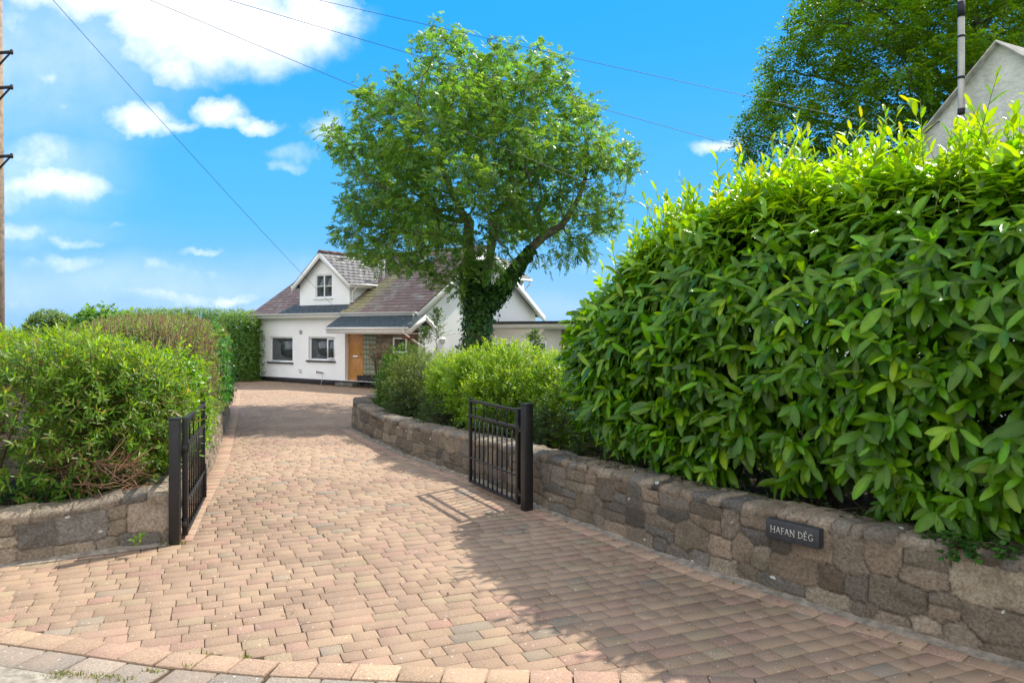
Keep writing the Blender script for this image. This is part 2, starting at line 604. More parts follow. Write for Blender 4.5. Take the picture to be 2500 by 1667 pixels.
def pave():
    A = rad(67.5)
    e1 = np.array((math.sin(A), math.cos(A)))
    e2 = np.array((-e1[1], e1[0]))
    ctr, L, Wd = [], [], []
    row = .138
    for i in range(-40, 320):
        v = i * row
        u = -14 + random.random() * .2
        while u < 22:
            l = random.choices((.285, .165, .235, .20, .138), (.17, .24, .17, .22, .20))[0]
            p = e1 * (u + l / 2) + e2 * v
            if p[1] > 3.5 and p[1] < 33:
                ctr.append(p)
                L.append(l)
                Wd.append(row)
            u += l
    ctr, L, Wd = np.array(ctr), np.array(L), np.array(Wd)
    k = inside(ctr, drive_poly)
    ctr, L, Wd = ctr[k], L[k], Wd[k]
    n = len(ctr)
    col = PAL[rng.choice(len(PAL), n, p=PALW)] * rng.normal(1, .065, (n, 1))
    big = fbm(np.c_[ctr * .35, np.zeros(n)], 3)
    col *= (.58 + .48 * big)[:, None]
    E = np.repeat(e1[None], n, 0)
    sets = [(ctr, E, L, Wd, col, np.full(n, 0.0))]

    # border courses laid over the cut edges
    def course(path, off, wd, ln, pal, lift):
        pts = np.array(path)
        seg = np.diff(pts, axis=0)
        sl_ = np.linalg.norm(seg, axis=1)
        cum = np.r_[0, np.cumsum(sl_)]
        s = 0
        cc, ee, ll = [], [], []
        while s < cum[-1] - ln:
            l = ln * random.uniform(.93, 1.06)
            m = s + l / 2
            i = min(np.searchsorted(cum, m) - 1, len(seg) - 1)
            d = seg[i] / sl_[i]
            nrm = np.array((-d[1], d[0]))
            cc.append(pts[i] + d * (m - cum[i]) + nrm * off)
            ee.append(d)
            ll.append(l)
            s += l
        k = len(cc)
        colr = pal[rng.integers(0, len(pal), k)] * rng.normal(1, .08, (k, 1))
        return (np.array(cc), np.array(ee), np.array(ll) - .007, np.full(k, wd), colr, np.full(k, lift))
    tan = PAL[[0, 1, 2, 3, 4]]
    gry = np.array([(.245, .21, .175), (.215, .19, .165), (.27, .225, .18)])
    fr = FRONT
    fr_r = np.array(fr)
    # resample smoothly
    sets.append(course(fr, -.108, .192, .25, tan, .005))
    sets.append(course(fr, -.338, .236, .30, gry, .003))
    el = EDGE_L
    sets.append(course(el, -.10, .20, .22, PAL[[0, 1, 4, 7]], .005))
    sets.append(course(WALL_R[1:10], .115, .20, .22, PAL[[0, 1, 3, 4]], .005))
    ctr = np.concatenate([s[0] for s in sets])
    E = np.concatenate([s[1] for s in sets])
    L = np.concatenate([s[2] for s in sets])
    Wd = np.concatenate([s[3] for s in sets])
    col = np.concatenate([s[4] for s in sets])
    top = np.concatenate([s[5] for s in sets])[:, None]
    o = blocks('driveway', ctr, E, L, Wd, col, top)
    tag(o, kind='structure')
    return len(ctr)


npav = pave()
# jointing sand under the blocks
N_ = 60
gx, gy = np.meshgrid(np.linspace(-13, 5, N_), np.linspace(3.6, 33, N_))
gp = np.c_[gx.ravel(), gy.ravel(), gz(gx.ravel(), gy.ravel()) - .0085]
ii = np.arange(N_ * N_).reshape(N_, N_)
q = np.stack([ii[:-1, :-1], ii[:-1, 1:], ii[1:, 1:], ii[1:, :-1]], -1).reshape(-1, 4)
tag(raw_mesh('joint_sand', gp, q, M['joint']), kind='structure')
# the road the drive opens on
fr2 = [np.array(p) for p in FRONT]
edge = []
for i, p in enumerate(fr2):
    d = (fr2[min(i + 1, len(fr2) - 1)] - fr2[max(i - 1, 0)])
    d = d / np.linalg.norm(d)
    edge.append(p + np.array((d[1], -d[0])) * .45)
nr = 26
rv, rf = [], []
for i, p in enumerate(edge):
    for k in range(nr):
        yb = p[1] - (k / (nr - 1)) ** 2 * 9
        rv.append((p[0], yb, .002 + .014 * (fbm(np.array([[p[0] * 2, yb * 2, 0]]))[0] - .5)))
for i in range(len(edge) - 1):
    for k in range(nr - 1):
        rf.append((i * nr + k, i * nr + k + 1, (i + 1) * nr + k + 1, (i + 1) * nr + k))
tag(raw_mesh('road', rv, rf, M['road'], smooth=True), kind='structure')


def bed(name, poly, z, mat):
    """raised planting bed with lumpy earth"""
    P = np.array(poly)
    x0, y0 = P.min(0)
    x1, y1 = P.max(0)
    st = .16
    nx, ny = int((x1 - x0) / st) + 2, int((y1 - y0) / st) + 2
    X, Y = np.meshgrid(np.linspace(x0, x1, nx), np.linspace(y0, y1, ny))
    c = np.c_[X.ravel(), Y.ravel()]
    Z = z + .10 * (fbm(np.c_[c * 1.7, np.zeros(len(c))]) - .5)
    ins = inside(c, poly).reshape(ny, nx)
    idx = np.arange(nx * ny).reshape(ny, nx)
    ok = ins[:-1, :-1] & ins[:-1, 1:] & ins[1:, 1:] & ins[1:, :-1]
    q = np.stack([idx[:-1, :-1], idx[:-1, 1:], idx[1:, 1:], idx[1:, :-1]], -1)[ok]
    return tag(raw_mesh(name, np.c_[c, Z], q, mat, smooth=True), kind='structure')


offR = [(x + .2, y + .12) for x, y in WALL_R]
bed('planting_bed', [offR[0]] + offR[1:10] + [(-2.9, 15.6), (-1.5, 16.2), (2, 19), (9, 17), (12, 8), (9, 2)], .42, M['soil'])
bed('planting_bed', [(-3.5, 7.05), (-3.9, 8.4), (-4.3, 9.8), (-4.7, 11), (-5.4, 13), (-7.2, 18.2), (-10, 25.5), (-16, 24), (-14, 8), (-9, 4.3), (-7.5, 4.9), (-5.2, 6.0), (-4.3, 6.5)], .30, M['soil'])
tag(bed('lawn', [(-2.6, 16.6), (-1, 16.8), (2, 19), (9, 17), (14, 30), (-0.5, 31), (-1.2, 24.2), (-1.4, 20)], -.06, M['grass']), kind='structure')


# ------------------------------------------------------------------ stone walls
SPAL = np.array([(.19, .155, .115), (.175, .14, .103), (.155, .132, .105), (.185, .14, .10), (.225, .185, .135), (.165, .133, .10), (.125, .112, .096), (.20, .158, .115)])


def resample(path, st):
    pts = np.array(path, float)
    seg = np.linalg.norm(np.diff(pts, axis=0), axis=1)
    cum = np.r_[0, np.cumsum(seg)]
    n = int(cum[-1] / st) + 1
    s = np.linspace(0, cum[-1], n)
    x = np.interp(s, cum, pts[:, 0])
    y = np.interp(s, cum, pts[:, 1])
    k = max(1, int(.30 / st))
    ker = np.hanning(2 * k + 3)[1:-1]
    ker /= ker.sum()
    pad = lambda a: np.convolve(np.r_[2 * a[0] - a[k:0:-1], a, 2 * a[-1] - a[-2:-k - 2:-1]], ker, 'valid')
    return s, np.c_[pad(x), pad(y)]


def stone_layout(s, t, courses, wr, seed, warp=.018, ctop=None):
    """s,t grids (metres) -> height, colour; irregular rubble: cells round jittered seeds, straight-sided"""
    r = np.random.default_rng(seed)
    sh = s.shape
    t2 = t + warp * 1.2 * (vnoise(np.stack([s * 3.1, t * 3, np.full_like(s, seed)], -1)) - .5) + .010 * (vnoise(np.stack([s * 14, t * 14, np.full_like(s, seed + 5)], -1)) - .5)
    s2 = s + .020 * (vnoise(np.stack([s * 8, t * 8, np.full_like(s, seed + 9)], -1)) - .5) * 2
    cb = np.array(courses)
    pts = []
    for c in range(len(cb) - 1):
        ch = cb[c + 1] - cb[c]
        x = s.min() - .6
        while x < s.max() + .6:
            wd = r.uniform(*wr)
            two = r.random() < .22 and ch > .13
            for k in range(2 if two else 1):
                hh = ch / (2 if two else 1)
                tc_ = cb[c] + hh * (k + .5)
                pts.append((x + wd / 2, tc_ + (0 if two else r.normal(0, .10 * ch)), wd / 2, hh / 2 * r.uniform(.85, 1.25)))
            x += wd
    pts = np.array(pts)
    n = len(pts)
    S1, T1 = s2.ravel(), t2.ravel()
    d1 = np.full(S1.shape, 9.0)
    d2 = np.full(S1.shape, 9.0)
    id1 = np.zeros(S1.shape, int)
    for i in range(n):
        m = np.abs(S1 - pts[i, 0]) < .95
        if not m.any():
            continue
        a_ = np.abs(S1[m] - pts[i, 0]) - pts[i, 2]
        b_ = np.abs(T1[m] - pts[i, 1]) - pts[i, 3]
        d = np.maximum(a_, b_) + .18 * np.minimum(a_, b_)
        o1, o2, oi = d1[m], d2[m], id1[m]
        new = d < o1
        o2 = np.where(new, o1, np.minimum(o2, d))
        oi = np.where(new, i, oi)
        o1 = np.where(new, d, o1)
        d1[m], d2[m], id1[m] = o1, o2, oi
    e = (d2 - d1) / 2
    rel = r.uniform(.014, .036, n)
    gx_, gy_ = r.normal(0, .06, n), r.normal(0, .10, n)
    k = id1
    f = np.clip((e - .003) / .008, 0, 1)
    f = f * f * (3 - 2 * f)
    ds_, dt_ = S1 - pts[k, 0], T1 - pts[k, 1]
    hf = rel[k] + gx_[k] * ds_ + gy_[k] * dt_
    for _ in range(3):                      # broken facets
        pa, pb, pc_ = r.normal(0, .22, n), r.normal(0, .26, n), r.uniform(.012, .034, n)
        hf = np.minimum(hf, pc_[k] + pa[k] * ds_ + pb[k] * dt_)
    H = f * np.maximum(hf, .013)
    cc = SPAL[r.integers(0, len(SPAL), n)] * r.normal(1, .19, (n, 1))
    mort = np.where(r.random(n)[k][:, None] < .5, np.array((.075, .062, .047)), np.array((.16, .132, .098)))
    g = np.clip((e - .0025) / .005, 0, 1)[:, None]
    col = cc[k] * g + mort * (1 - g)
    return H.reshape(sh), col.reshape(sh + (3,))


def stone_wall(name, path, hfun, thick, side, courses, seed, label, cat='wall', haunch=True, st=.012, back=True, z0=-.04, copw=(.10, .22), pal_gain=1.0):
    """path = foot of the visible face; side=+1: body lies to the right of travel"""
    s, P = resample(path, st)
    n = len(s)
    T = np.gradient(P, axis=0)
    T = norm(T)
    Nn = np.stack([T[:, 1], -T[:, 0]], 1) * side      # into the wall
    root = empty(name, (P[n // 2, 0], P[n // 2, 1], 0))
    off = np.array((P[n // 2, 0], P[n // 2, 1], 0.0))
    h = np.array([hfun(v) for v in s / s[-1]])
    hface = h - .075
    ht = max(courses)
    nt = int(ht / st) + 1
    tv = np.linspace(0, 1, nt)
    Sg, Tg = np.meshgrid(s, tv, indexing='ij')
    tm = Tg * hface[:, None] * (ht / hface.mean()) ** 0      # metres up the face
    H, col = stone_layout(Sg, Tg * ht, courses, (.16, .42), seed)
    rough = fbm(np.stack([Sg * 14, tm * 14, np.full_like(Sg, seed)], -1), 4) - .5
    H = H + rough * .017
    batter = .04
    zz = z0 + Tg * (hface[:, None] - z0)
    inward = batter * Tg - H
    X = P[:, 0:1] + Nn[:, 0:1] * inward
    Y = P[:, 1:2] + Nn[:, 1:2] * inward
    V = np.stack([X, Y, zz + gz(X, Y)], -1).reshape(-1, 3)
    idx = np.arange(n * nt).reshape(n, nt)
    q = np.stack([idx[:-1, :-1], idx[1:, :-1], idx[1:, 1:], idx[:-1, 1:]], -1).reshape(-1, 4)
    if side < 0:
        q = q[:, ::-1]
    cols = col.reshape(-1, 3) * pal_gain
    # back and ends: plain closing strip
    bx = P + Nn * thick
    bV = np.concatenate([np.c_[bx, np.full(n, z0)], np.c_[bx, hface]], 0)
    b0 = len(V)
    bi = np.arange(n)
    bq = np.stack([b0 + bi[:-1], b0 + n + bi[:-1], b0 + n + bi[1:], b0 + bi[1:]], -1)
    eq = []
    for e_ in (0, n - 1):
        eq.append([idx[e_, 0], idx[e_, -1], b0 + n + e_, b0 + e_])
    V = np.concatenate([V, bV])
    cols = np.concatenate([cols, np.tile(SPAL[1], (2 * n, 1))])
    q = np.concatenate([q, bq, np.array(eq)])
    raw_mesh('wall_face', V - off, q, M['stone'], root, tint=cols, smooth=True)
    # coping: rounded row of stones over the top
    prof = [(-.005, -.085), (-.015, -.05), (-.012, -.025), (.012, -.004)]
    m = 20
    prof += [(.012 + (thick + .0) * (k / m), .012 * math.sin(math.pi * k / m)) for k in range(1, m)]
    prof += [(thick + .03, -.02), (thick + .03, -.1)]
    prof = np.array(prof)
    pl = np.r_[0, np.cumsum(np.linalg.norm(np.diff(prof, axis=0), axis=1))]
    pn = np.gradient(prof, axis=0)
    pn = norm(np.stack([-pn[:, 1], pn[:, 0]], 1))
    Sg, Tg = np.meshgrid(s, pl, indexing='ij')
    r = np.random.default_rng(seed + 99)
    skew = .25 * (Tg - .2)
    H, col = stone_layout(Sg + skew, Tg, [-.1, pl[-1] * r.uniform(.5, .62), pl[-1] + .2], copw, seed + 31, warp=.06)
    rough = fbm(np.stack([Sg * 12, Tg * 12, np.full_like(Sg, seed + 3)], -1), 4) - .5
    lump = vnoise(np.stack([Sg * 4.5, Tg * 3, np.full_like(Sg, seed + 8)], -1)) - .5
    H = H * .85 + rough * .03 + lump * .03 - .012
    a = prof[None, :, 0] + pn[None, :, 0] * H
    b = h[:, None] - .0 + prof[None, :, 1] + pn[None, :, 1] * H
    X = P[:, 0:1] + Nn[:, 0:1] * (a + batter)
    Y = P[:, 1:2] + Nn[:, 1:2] * (a + batter)
    V = np.stack([X, Y, b + gz(X, Y)], -1).reshape(-1, 3)
    k = len(prof)
    idx = np.arange(n * k).reshape(n, k)
    q = np.stack([idx[:-1, :-1], idx[1:, :-1], idx[1:, 1:], idx[:-1, 1:]], -1).reshape(-1, 4)
    if side < 0:
        q = q[:, ::-1]
    raw_mesh('coping', V - off, q, M['stone'], root, tint=np.clip(col.reshape(-1, 3) * 1.12 + .008, 0, 1), smooth=True)
    if haunch:
        # lean mortar fillet along the foot of the face
        V, F = [], []
        for i in range(n):
            wv = .05 + .05 * fbm(np.array([[s[i] * 3, seed, 0.]]))[0]
            hv = .02 + .035 * vnoise(np.array([[s[i] * 5, seed, 1.]]))[0]
            for o_, z_ in ((wv, .004), (wv * .5, hv * .55), (-.02, hv)):
                x_, y_ = P[i] - Nn[i] * o_
                V.append((x_, y_, z_ + float(gz(x_, y_))))
        for i in range(n - 1):
            for j in (0, 1):
                a, b = i * 3 + j, i * 3 + j + 1
                F.append((a, a + 3, b + 3, b) if side > 0 else (a, b, b + 3, a + 3))
        raw_mesh('mortar_fillet', np.array(V) - off, F, M['mortar'], root, smooth=True)
    tag(root, label, cat)
    return root


def h_right(v):
    return float(np.interp(v, [0, .15, .40, .50, .62, .76, .84, .90, .97, 1], [.66, .64, .60, .56, .52, .47, .50, .60, .62, .55]))


stone_wall('stone_wall', WALL_R, h_right, .36, 1, [-.05, .17, .36, .58], 11,
           'long low rubble stone wall along the right side of the drive under the laurel', st=.013)
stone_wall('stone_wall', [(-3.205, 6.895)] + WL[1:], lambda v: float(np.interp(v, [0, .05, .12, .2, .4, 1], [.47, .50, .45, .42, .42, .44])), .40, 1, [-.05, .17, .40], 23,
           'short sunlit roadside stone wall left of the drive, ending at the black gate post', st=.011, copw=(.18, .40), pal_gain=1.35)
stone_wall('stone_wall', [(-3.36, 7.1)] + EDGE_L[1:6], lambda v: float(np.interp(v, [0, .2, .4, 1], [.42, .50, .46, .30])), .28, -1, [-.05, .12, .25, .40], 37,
           'low retaining stone wall under the brown clipped hedge, behind the left gate', st=.016, haunch=False, copw=(.10, .24), pal_gain=1.2)


# ------------------------------------------------------------------ gates, posts
def gate_post(p, h, wdt, rz, label):
    r = empty('gate_post', (p[0], p[1], 0), rz)
    MB().box(-wdt / 2, wdt / 2, -wdt / 2, wdt / 2, -.05, h - .012).build('post_shaft', M['black'], r, bevel=.006)
    MB().box(-wdt / 2 - .008, wdt / 2 + .008, -wdt / 2 - .008, wdt / 2 + .008, h - .012, h).build('post_cap', M['black'], r, bevel=.004)
    return tag(r, label, 'gate post', 'black steel gate posts')


def gate(hinge, free, top, label):
    h, f = Vector((*hinge, 0)), Vector((*free, 0))
    L = (f - h).length
    rz = math.atan2(f.y - h.y, f.x - h.x)
    r = empty('driveway_gate', h, rz)
    z0, z1, z2, z3 = .055, .36, .90, top - .03
    MB().box(-.025, .025, -.025, .025, .04, top).build('hinge_stile', M['black'], r, bevel=.003)
    MB().box(L - .02, L + .02, -.02, .02, .04, top + .01).build('latch_stile', M['black'], r, bevel=.003)
    for z, hh in ((z0, .03), (z1, .022), (z2, .03), (z3, .032)):
        MB().box(.026, L - .021, -.02, .02, z - hh / 2, z + hh / 2).build('rail', M['black'], r, bevel=.003)
    nb = 9
    for k in range(nb):
        x = .03 + (L - .05) * (k + 1) / (nb + 1)
        b = MB().box(x - .007, x + .007, -.007, .007, z0 + .015, z1 - .011).box(x - .007, x + .007, -.007, .007, z1 + .011, z2 - .015)
        if k in (1, 3, 6, 8):
            b.box(x - .007, x + .007, -.007, .007, z2 + .015, z3 - .016)
        b.build('bar', M['black'], r)
    for z in (.16, .88):
        MB().box(-.10, -.026, -.018, .018, z - .018, z + .018).tube([(-.0, -.0, z - .05), (-.0, -.0, z + .05)], .034, 10).build('hinge', M['black'], r, bevel=.003)
    MB().box(L - .16, L + .045, -.034, -.021, .985, 1.0).box(L - .10, L - .085, -.05, -.034, .975, 1.01).build('latch_bolt', M['iron'], r, bevel=.002)
    MB().tube([(L - .045, -.032, .07), (L - .045, -.032, .46)], .008, 8).box(L - .065, L - .021, -.042, -.021, .16, .185).box(L - .065, L - .021, -.042, -.021, .34, .352).build('drop_bolt', M['iron'], r)
    return tag(r, label, 'gate', 'black steel drive gates')


gate_post((.165, 8.18), 1.185, .105, rad(28), 'black square gate post at the right, beside the stone wall under the laurel')
gate_post((-3.155, 6.90), 1.178, .092, rad(14), 'black square gate post at the left, at the end of the sunlit roadside wall')
gate((.07, 8.30), (-.535, 9.50), 1.12, 'right leaf of the black barred gate, open against the long stone wall')
gate((-3.125, 7.05), (-3.575, 8.54), 1.165, 'left leaf of the black barred gate, swung open under the left hedge')


# ------------------------------------------------------------------ name plaque
def sign():
    a, b = at(1883, 1268, 5.64), at(2010, 1292, 5.15)
    p0 = Vector((2.02, 5.50, 0))
    # the wall face here runs along WALL_R[3]->WALL_R[4]
    d = (Vector((2.45, 5.03, 0)) - Vector((1.68, 6.02, 0))).normalized()
    nrm = Vector((d.y, -d.x, 0))
    nrm = -nrm if nrm.y > 0 else nrm
    base = Vector((1.68, 6.02, 0))
    def tt(px):
        r_ = (px - CX) / FPX
        return (r_ * base.y - base.x) / (d.x - r_ * d.y)
    t0, t1 = tt(1880), tt(2009)
    Lx = t1 - t0
    mid = base + d * ((t0 + t1) / 2)
    zc = EYE - (1298 - HY) / FPX * mid.y
    root = empty('house_sign', mid + nrm * .045 + Vector((0, 0, zc)), math.atan2(d.y, d.x))
    H = .142
    MB().box(-Lx / 2, Lx / 2, -.012, .055, -H / 2, H / 2).build('plaque', M['signslate'], root, bevel=.003)
    G = {  # strokes: (x0,z0,x1,z1,width) on a 0..1 tall grid
        'H': ([(0, 0, 0, 1, .13), (.72, 0, .72, 1, .13), (0, .5, .72, .5, .07)], .72),
        'A': ([(0, 0, .38, 1, .07), (.38, 1, .76, 0, .13), (.15, .36, .62, .36, .06)], .76),
        'F': ([(0, 0, 0, 1, .13), (0, .97, .52, .97, .07), (0, .52, .42, .52, .06)], .5),
        'N': ([(0, 0, 0, 1, .07), (0, 1, .72, 0, .13), (.72, 0, .72, 1, .07)], .72),
        'D': ([(0, 0, 0, 1, .13), (0, .97, .3, .97, .06), (.3, .97, .58, .82, .08), (.58, .82, .72, .5, .12), (.72, .5, .58, .18, .12), (.58, .18, .3, .03, .08), (.3, .03, 0, .03, .06)], .72),
        'E': ([(0, 0, 0, 1, .13), (0, .97, .5, .97, .07), (0, .52, .42, .52, .06), (0, .03, .52, .03, .07), (.1, 1.16, .25, 1.32, .06), (.25, 1.32, .4, 1.16, .06)], .5),
        'G': ([(.72, .82, .5, .97, .07), (.5, .97, .25, .95, .08), (.25, .95, .06, .7, .11), (.06, .7, .04, .35, .13), (.04, .35, .22, .06, .11), (.22, .06, .5, .02, .08), (.5, .02, .72, .12, .08), (.72, .1, .72, .42, .12), (.55, .42, .82, .42, .05)], .76)}
    text = 'HAFAN DEG'
    hgt = .062
    x, sp = 0, .30
    strokes = []
    for ch in text:
        if ch == ' ':
            x += .55
            continue
        st_, wd = G[ch]
        strokes.append((ch, x, st_))
        x += wd + (.10 if ch == 'F' else sp)
    tot = x - sp
    sc = min(hgt, (Lx - .09) / tot)
    for ch, x0, st_ in strokes:
        b = MB()
        for k, (xa, za, xb, zb, wd) in enumerate(st_):
            pa = Vector(((xa + x0 - tot / 2) * sc, -.0125 - .0006 * (k % 4), (za - .5) * .047))
            pb = Vector(((xb + x0 - tot / 2) * sc, -.0125 - .0006 * (k % 4), (zb - .5) * .047))
            b.bar(pa, pb, .0016, max(wd * sc * 1.05, .0048), up=(0, 1, 0)) if False else b.bar(pa, pb, max(wd * sc * .95, .0042), .0016, up=(0, 1, 0))
            if abs(xa - xb) < 1e-6 and ch in 'HFNDE':
                for zz in ((za), (zb)):
                    c = Vector(((xa + x0 - tot / 2) * sc, -.0136 - .0006 * (k % 4), (zz - .5) * .047))
                    b.bar(c - Vector((.16 * sc, 0, 0)), c + Vector((.16 * sc, 0, 0)), .003, .0016, up=(0, 1, 0))
        b.build('letter', M['letter'], root)
    tag(root, 'dark slate name plaque reading HAFAN DÊG on the right stone wall', 'sign')


sign()

# ------------------------------------------------------------------ the white house
HC = Vector((-3.28, 26.0, -.1))                  # near right corner of the house
HU = Vector((-.826, .563, 0)).normalized()
HRZ = math.atan2(-HU.y, -HU.x)
HV = Vector((HU.y, -HU.x, 0))
HW, HD, ES, EZ = 8.87, 7.64, .64, 2.75
house = empty('white_house', HC, HRZ)
tag(house, 'white rendered dormer bungalow with slate roof and oak front door behind the ash tree', 'house')


def fac(px, py, yp=0.0):
    """photograph pixel -> house coordinates (x along the front, z) on the plane y = yp"""
    o = Vector((0, 0, EYE)) - HC
    d = Vector(((px - CX) / FPX, 1, -(py - HY) / FPX))
    X, Yv = -HU, HV
    k = (yp - o.dot(Yv)) / d.dot(Yv)
    p = o + d * k
    return p.dot(X), p.z


def hx(px, yp=0.0):
    return fac(px, HY, yp)[0]


def q1(cx, cy):            # crop coordinates used while measuring the house
    return 600 + cx / 2.94, 580 + cy / 2.94


def opening_rect(l, t, r, b, yp=0):
    x0, z1 = fac(*q1(l, t), yp)
    x1, z0 = fac(*q1(r, b), yp)
    return x0, x1, z0, z1


W1 = opening_rect(170, 712, 336, 895)
W2 = opening_rect(450, 712, 640, 885)
PX0, PX1 = hx(q1(712, 0)[0]), -.02
PZ1 = 2.08


def wall_front(xs, zs, holes, y, depth):
    """front face of a wall in cells, with reveals"""
    b = MB()
    xs = sorted(set(xs + [h[0] for h in holes] + [h[1] for h in holes]))
    zs = sorted(set(zs + [h[2] for h in holes] + [h[3] for h in holes]))
    for i in range(len(xs) - 1):
        for k in range(len(zs) - 1):
            cx_, cz = (xs[i] + xs[i + 1]) / 2, (zs[k] + zs[k + 1]) / 2
            if any(h[0] < cx_ < h[1] and h[2] < cz < h[3] for h in holes):
                continue
            b.poly([(xs[i], y, zs[k]), (xs[i + 1], y, zs[k]), (xs[i + 1], y, zs[k + 1]), (xs[i], y, zs[k + 1])], [(0, 1, 2, 3)])
    for h in holes:
        x0, x1, z0, z1 = h
        b.poly([(x0, y, z0), (x0, y + depth, z0), (x0, y + depth, z1), (x0, y, z1)], [(0, 1, 2, 3)])
        b.poly([(x1, y, z0), (x1, y, z1), (x1, y + depth, z1), (x1, y + depth, z0)], [(0, 1, 2, 3)])
        b.poly([(x0, y, z1), (x0, y + depth, z1), (x1, y + depth, z1), (x1, y, z1)], [(0, 1, 2, 3)])
        b.poly([(x0, y, z0), (x1, y, z0), (x1, y + depth, z0), (x0, y + depth, z0)], [(0, 1, 2, 3)])
    return b


def house_obj(b, name, mat, parent=house, **k):
    return b.build(name, M[mat], parent, **k)


# walls
wf = wall_front([-HW, 0], [.16, 2.78], [W1, W2, (PX0, PX1, .17, PZ1)], 0.0, .16)
raw_mesh('front_wall', wf.v, wf.f, M['render'], house)
apexz = EZ + ES * (HD / 2 + .3) - .14
gb = MB()
gb.poly([(0, 0, -.05), (0, HD, -.05), (0, HD, 2.78), (0, HD / 2, apexz), (0, 0, 2.78)], [(0, 1, 2, 3, 4)])
gb.poly([(-HW, 0, -.05), (-HW, HD, -.05), (-HW, HD, 2.78), (-HW, HD / 2, apexz), (-HW, 0, 2.78)], [(4, 3, 2, 1, 0)])
gb.poly([(-HW, HD, -.05), (0, HD, -.05), (0, HD, 2.78), (-HW, HD, 2.78)], [(1, 0, 3, 2)])
raw_mesh('gable_wall', gb.v, gb.f, M['render'], house)
MB().box(-HW - .004, PX0 - .002, -.012, .10, -.06, .158).build('plinth', M['plinth'], house)


# main roof: deck + individual slates
def slates(name, origin, edir, udir, length, rise, mat, colfn, parent=house, sw=.30, sh=.22, clip=None, thick=.008):
    o, e, u = Vector(origin), Vector(edir).normalized(), Vector(udir).normalized()
    nrm = e.cross(u).normalized()
    if nrm.z < 0:
        nrm = -nrm
    V, F, T = [], [], []
    r = np.random.default_rng(abs(hash(name)) % 1000 + int(length * 10))
    for j in range(int(math.ceil(rise / sh))):
        v0, v1 = j * sh, min((j + 1) * sh, rise)
        x = -(j % 2) * sw / 2
        while x < length:
            x0, x1 = max(x, 0), min(x + sw, length)
            x += sw
            if x1 - x0 < .02:
                continue
            if clip and not clip((x0 + x1) / 2, (v0 + v1) / 2):
                continue
            lift = thick * 1.3 + r.uniform(-.001, .003)
            dv = r.normal(0, .004)
            b = len(V)
            g = .0025
            pts = [(x0 + g, v0 - .01 + dv, lift), (x1 - g, v0 - .01 + dv, lift + r.normal(0, .0015)), (x1 - g, v1, .006), (x0 + g, v1, .006), (x0 + g, v0 - .01 + dv, lift - thick), (x1 - g, v0 - .01 + dv, lift - thick)]
            for a_, b_, c_ in pts:
                V.append(tuple(o + e * a_ + u * b_ + nrm * c_))
                T.append(colfn((x0 + x1) / 2, (v0 + v1) / 2, r))
            F += [(b, b + 1, b + 2, b + 3), (b + 4, b + 5, b + 1, b), (b + 4, b, b + 3), (b + 5, b + 2, b + 1)]
    T = np.array(T)
    return raw_mesh(name, V, F, mat, parent, tint=T)


RX0, RX1 = -HW - .22, .26
ulen = math.hypot(HD / 2 + .3, ES * (HD / 2 + .3))
ud = Vector((0, 1, ES)).normalized()
DX0, DX1 = hx(q1(388, 0)[0], .2), hx(q1(745, 0)[0], .2)          # dormer cheeks
DXC = (DX0 + DX1) / 2


def col_main(x, v, r):
    c = np.array((.172, .116, .104)) * r.uniform(.82, 1.18)
    if r.random() < .10:
        c = np.array((.28, .25, .23)) * r.uniform(.8, 1.2)
    X = RX0 + x
    # mossy lichen run-off beside the dormer
    dm = (X - (DX1 + .05)) - .06 * v
    if 0 < dm < .75 + .25 * r.random() and v < 2.9:
        c = c * .35 + np.array((.28, .27, .12)) * .65 * r.uniform(.7, 1.15)
    elif .6 < dm < 1.8 and r.random() < .4:
        c = np.array((.22, .20, .17)) * r.uniform(.8, 1.15)
    # newer blue slates in the apron under the dormer
    if DX0 - .7 + .35 * v < X < DX1 + .05 and v < .62:
        c = np.array((.050, .066, .078)) * r.uniform(.85, 1.15)
    return c


deck = MB()
th = .09
for sgn in (0, 1):
    ye, yr = (-.3, HD / 2) if sgn == 0 else (HD + .3, HD / 2)
    p = [(RX0, ye, EZ - .01), (RX0, yr, EZ - .01 + ES * (HD / 2 + .3)), (RX0, yr, EZ - .01 + ES * (HD / 2 + .3) - th), (RX0, ye, EZ - .01 - th)]
    deck.prism(p, (RX1 - RX0, 0, 0))
roof = house_obj(deck, 'roof', 'slatebody')
slates('front_slates', (RX0, -.3, EZ), (1, 0, 0), ud, RX1 - RX0, ulen, M['slate'], col_main, roof)
slates('rear_slates', (RX0, HD + .3, EZ), (1, 0, 0), (0, -1, ES), RX1 - RX0, ulen, M['slate'], lambda x, v, r: np.array((.195, .14, .13)) * r.uniform(.75, 1.2), roof)
rz_ = EZ + ES * (HD / 2 + .3)
rb = MB()
x = RX0
while x < RX1 - .1:
    rb.prism([(x, HD / 2 - .13, rz_ - .055), (x, HD / 2, rz_ + .055), (x, HD / 2 + .13, rz_ - .055)], (min(.44, RX1 - x), 0, 0))
    x += .45
house_obj(rb, 'ridge_tiles', 'oldtile', roof)
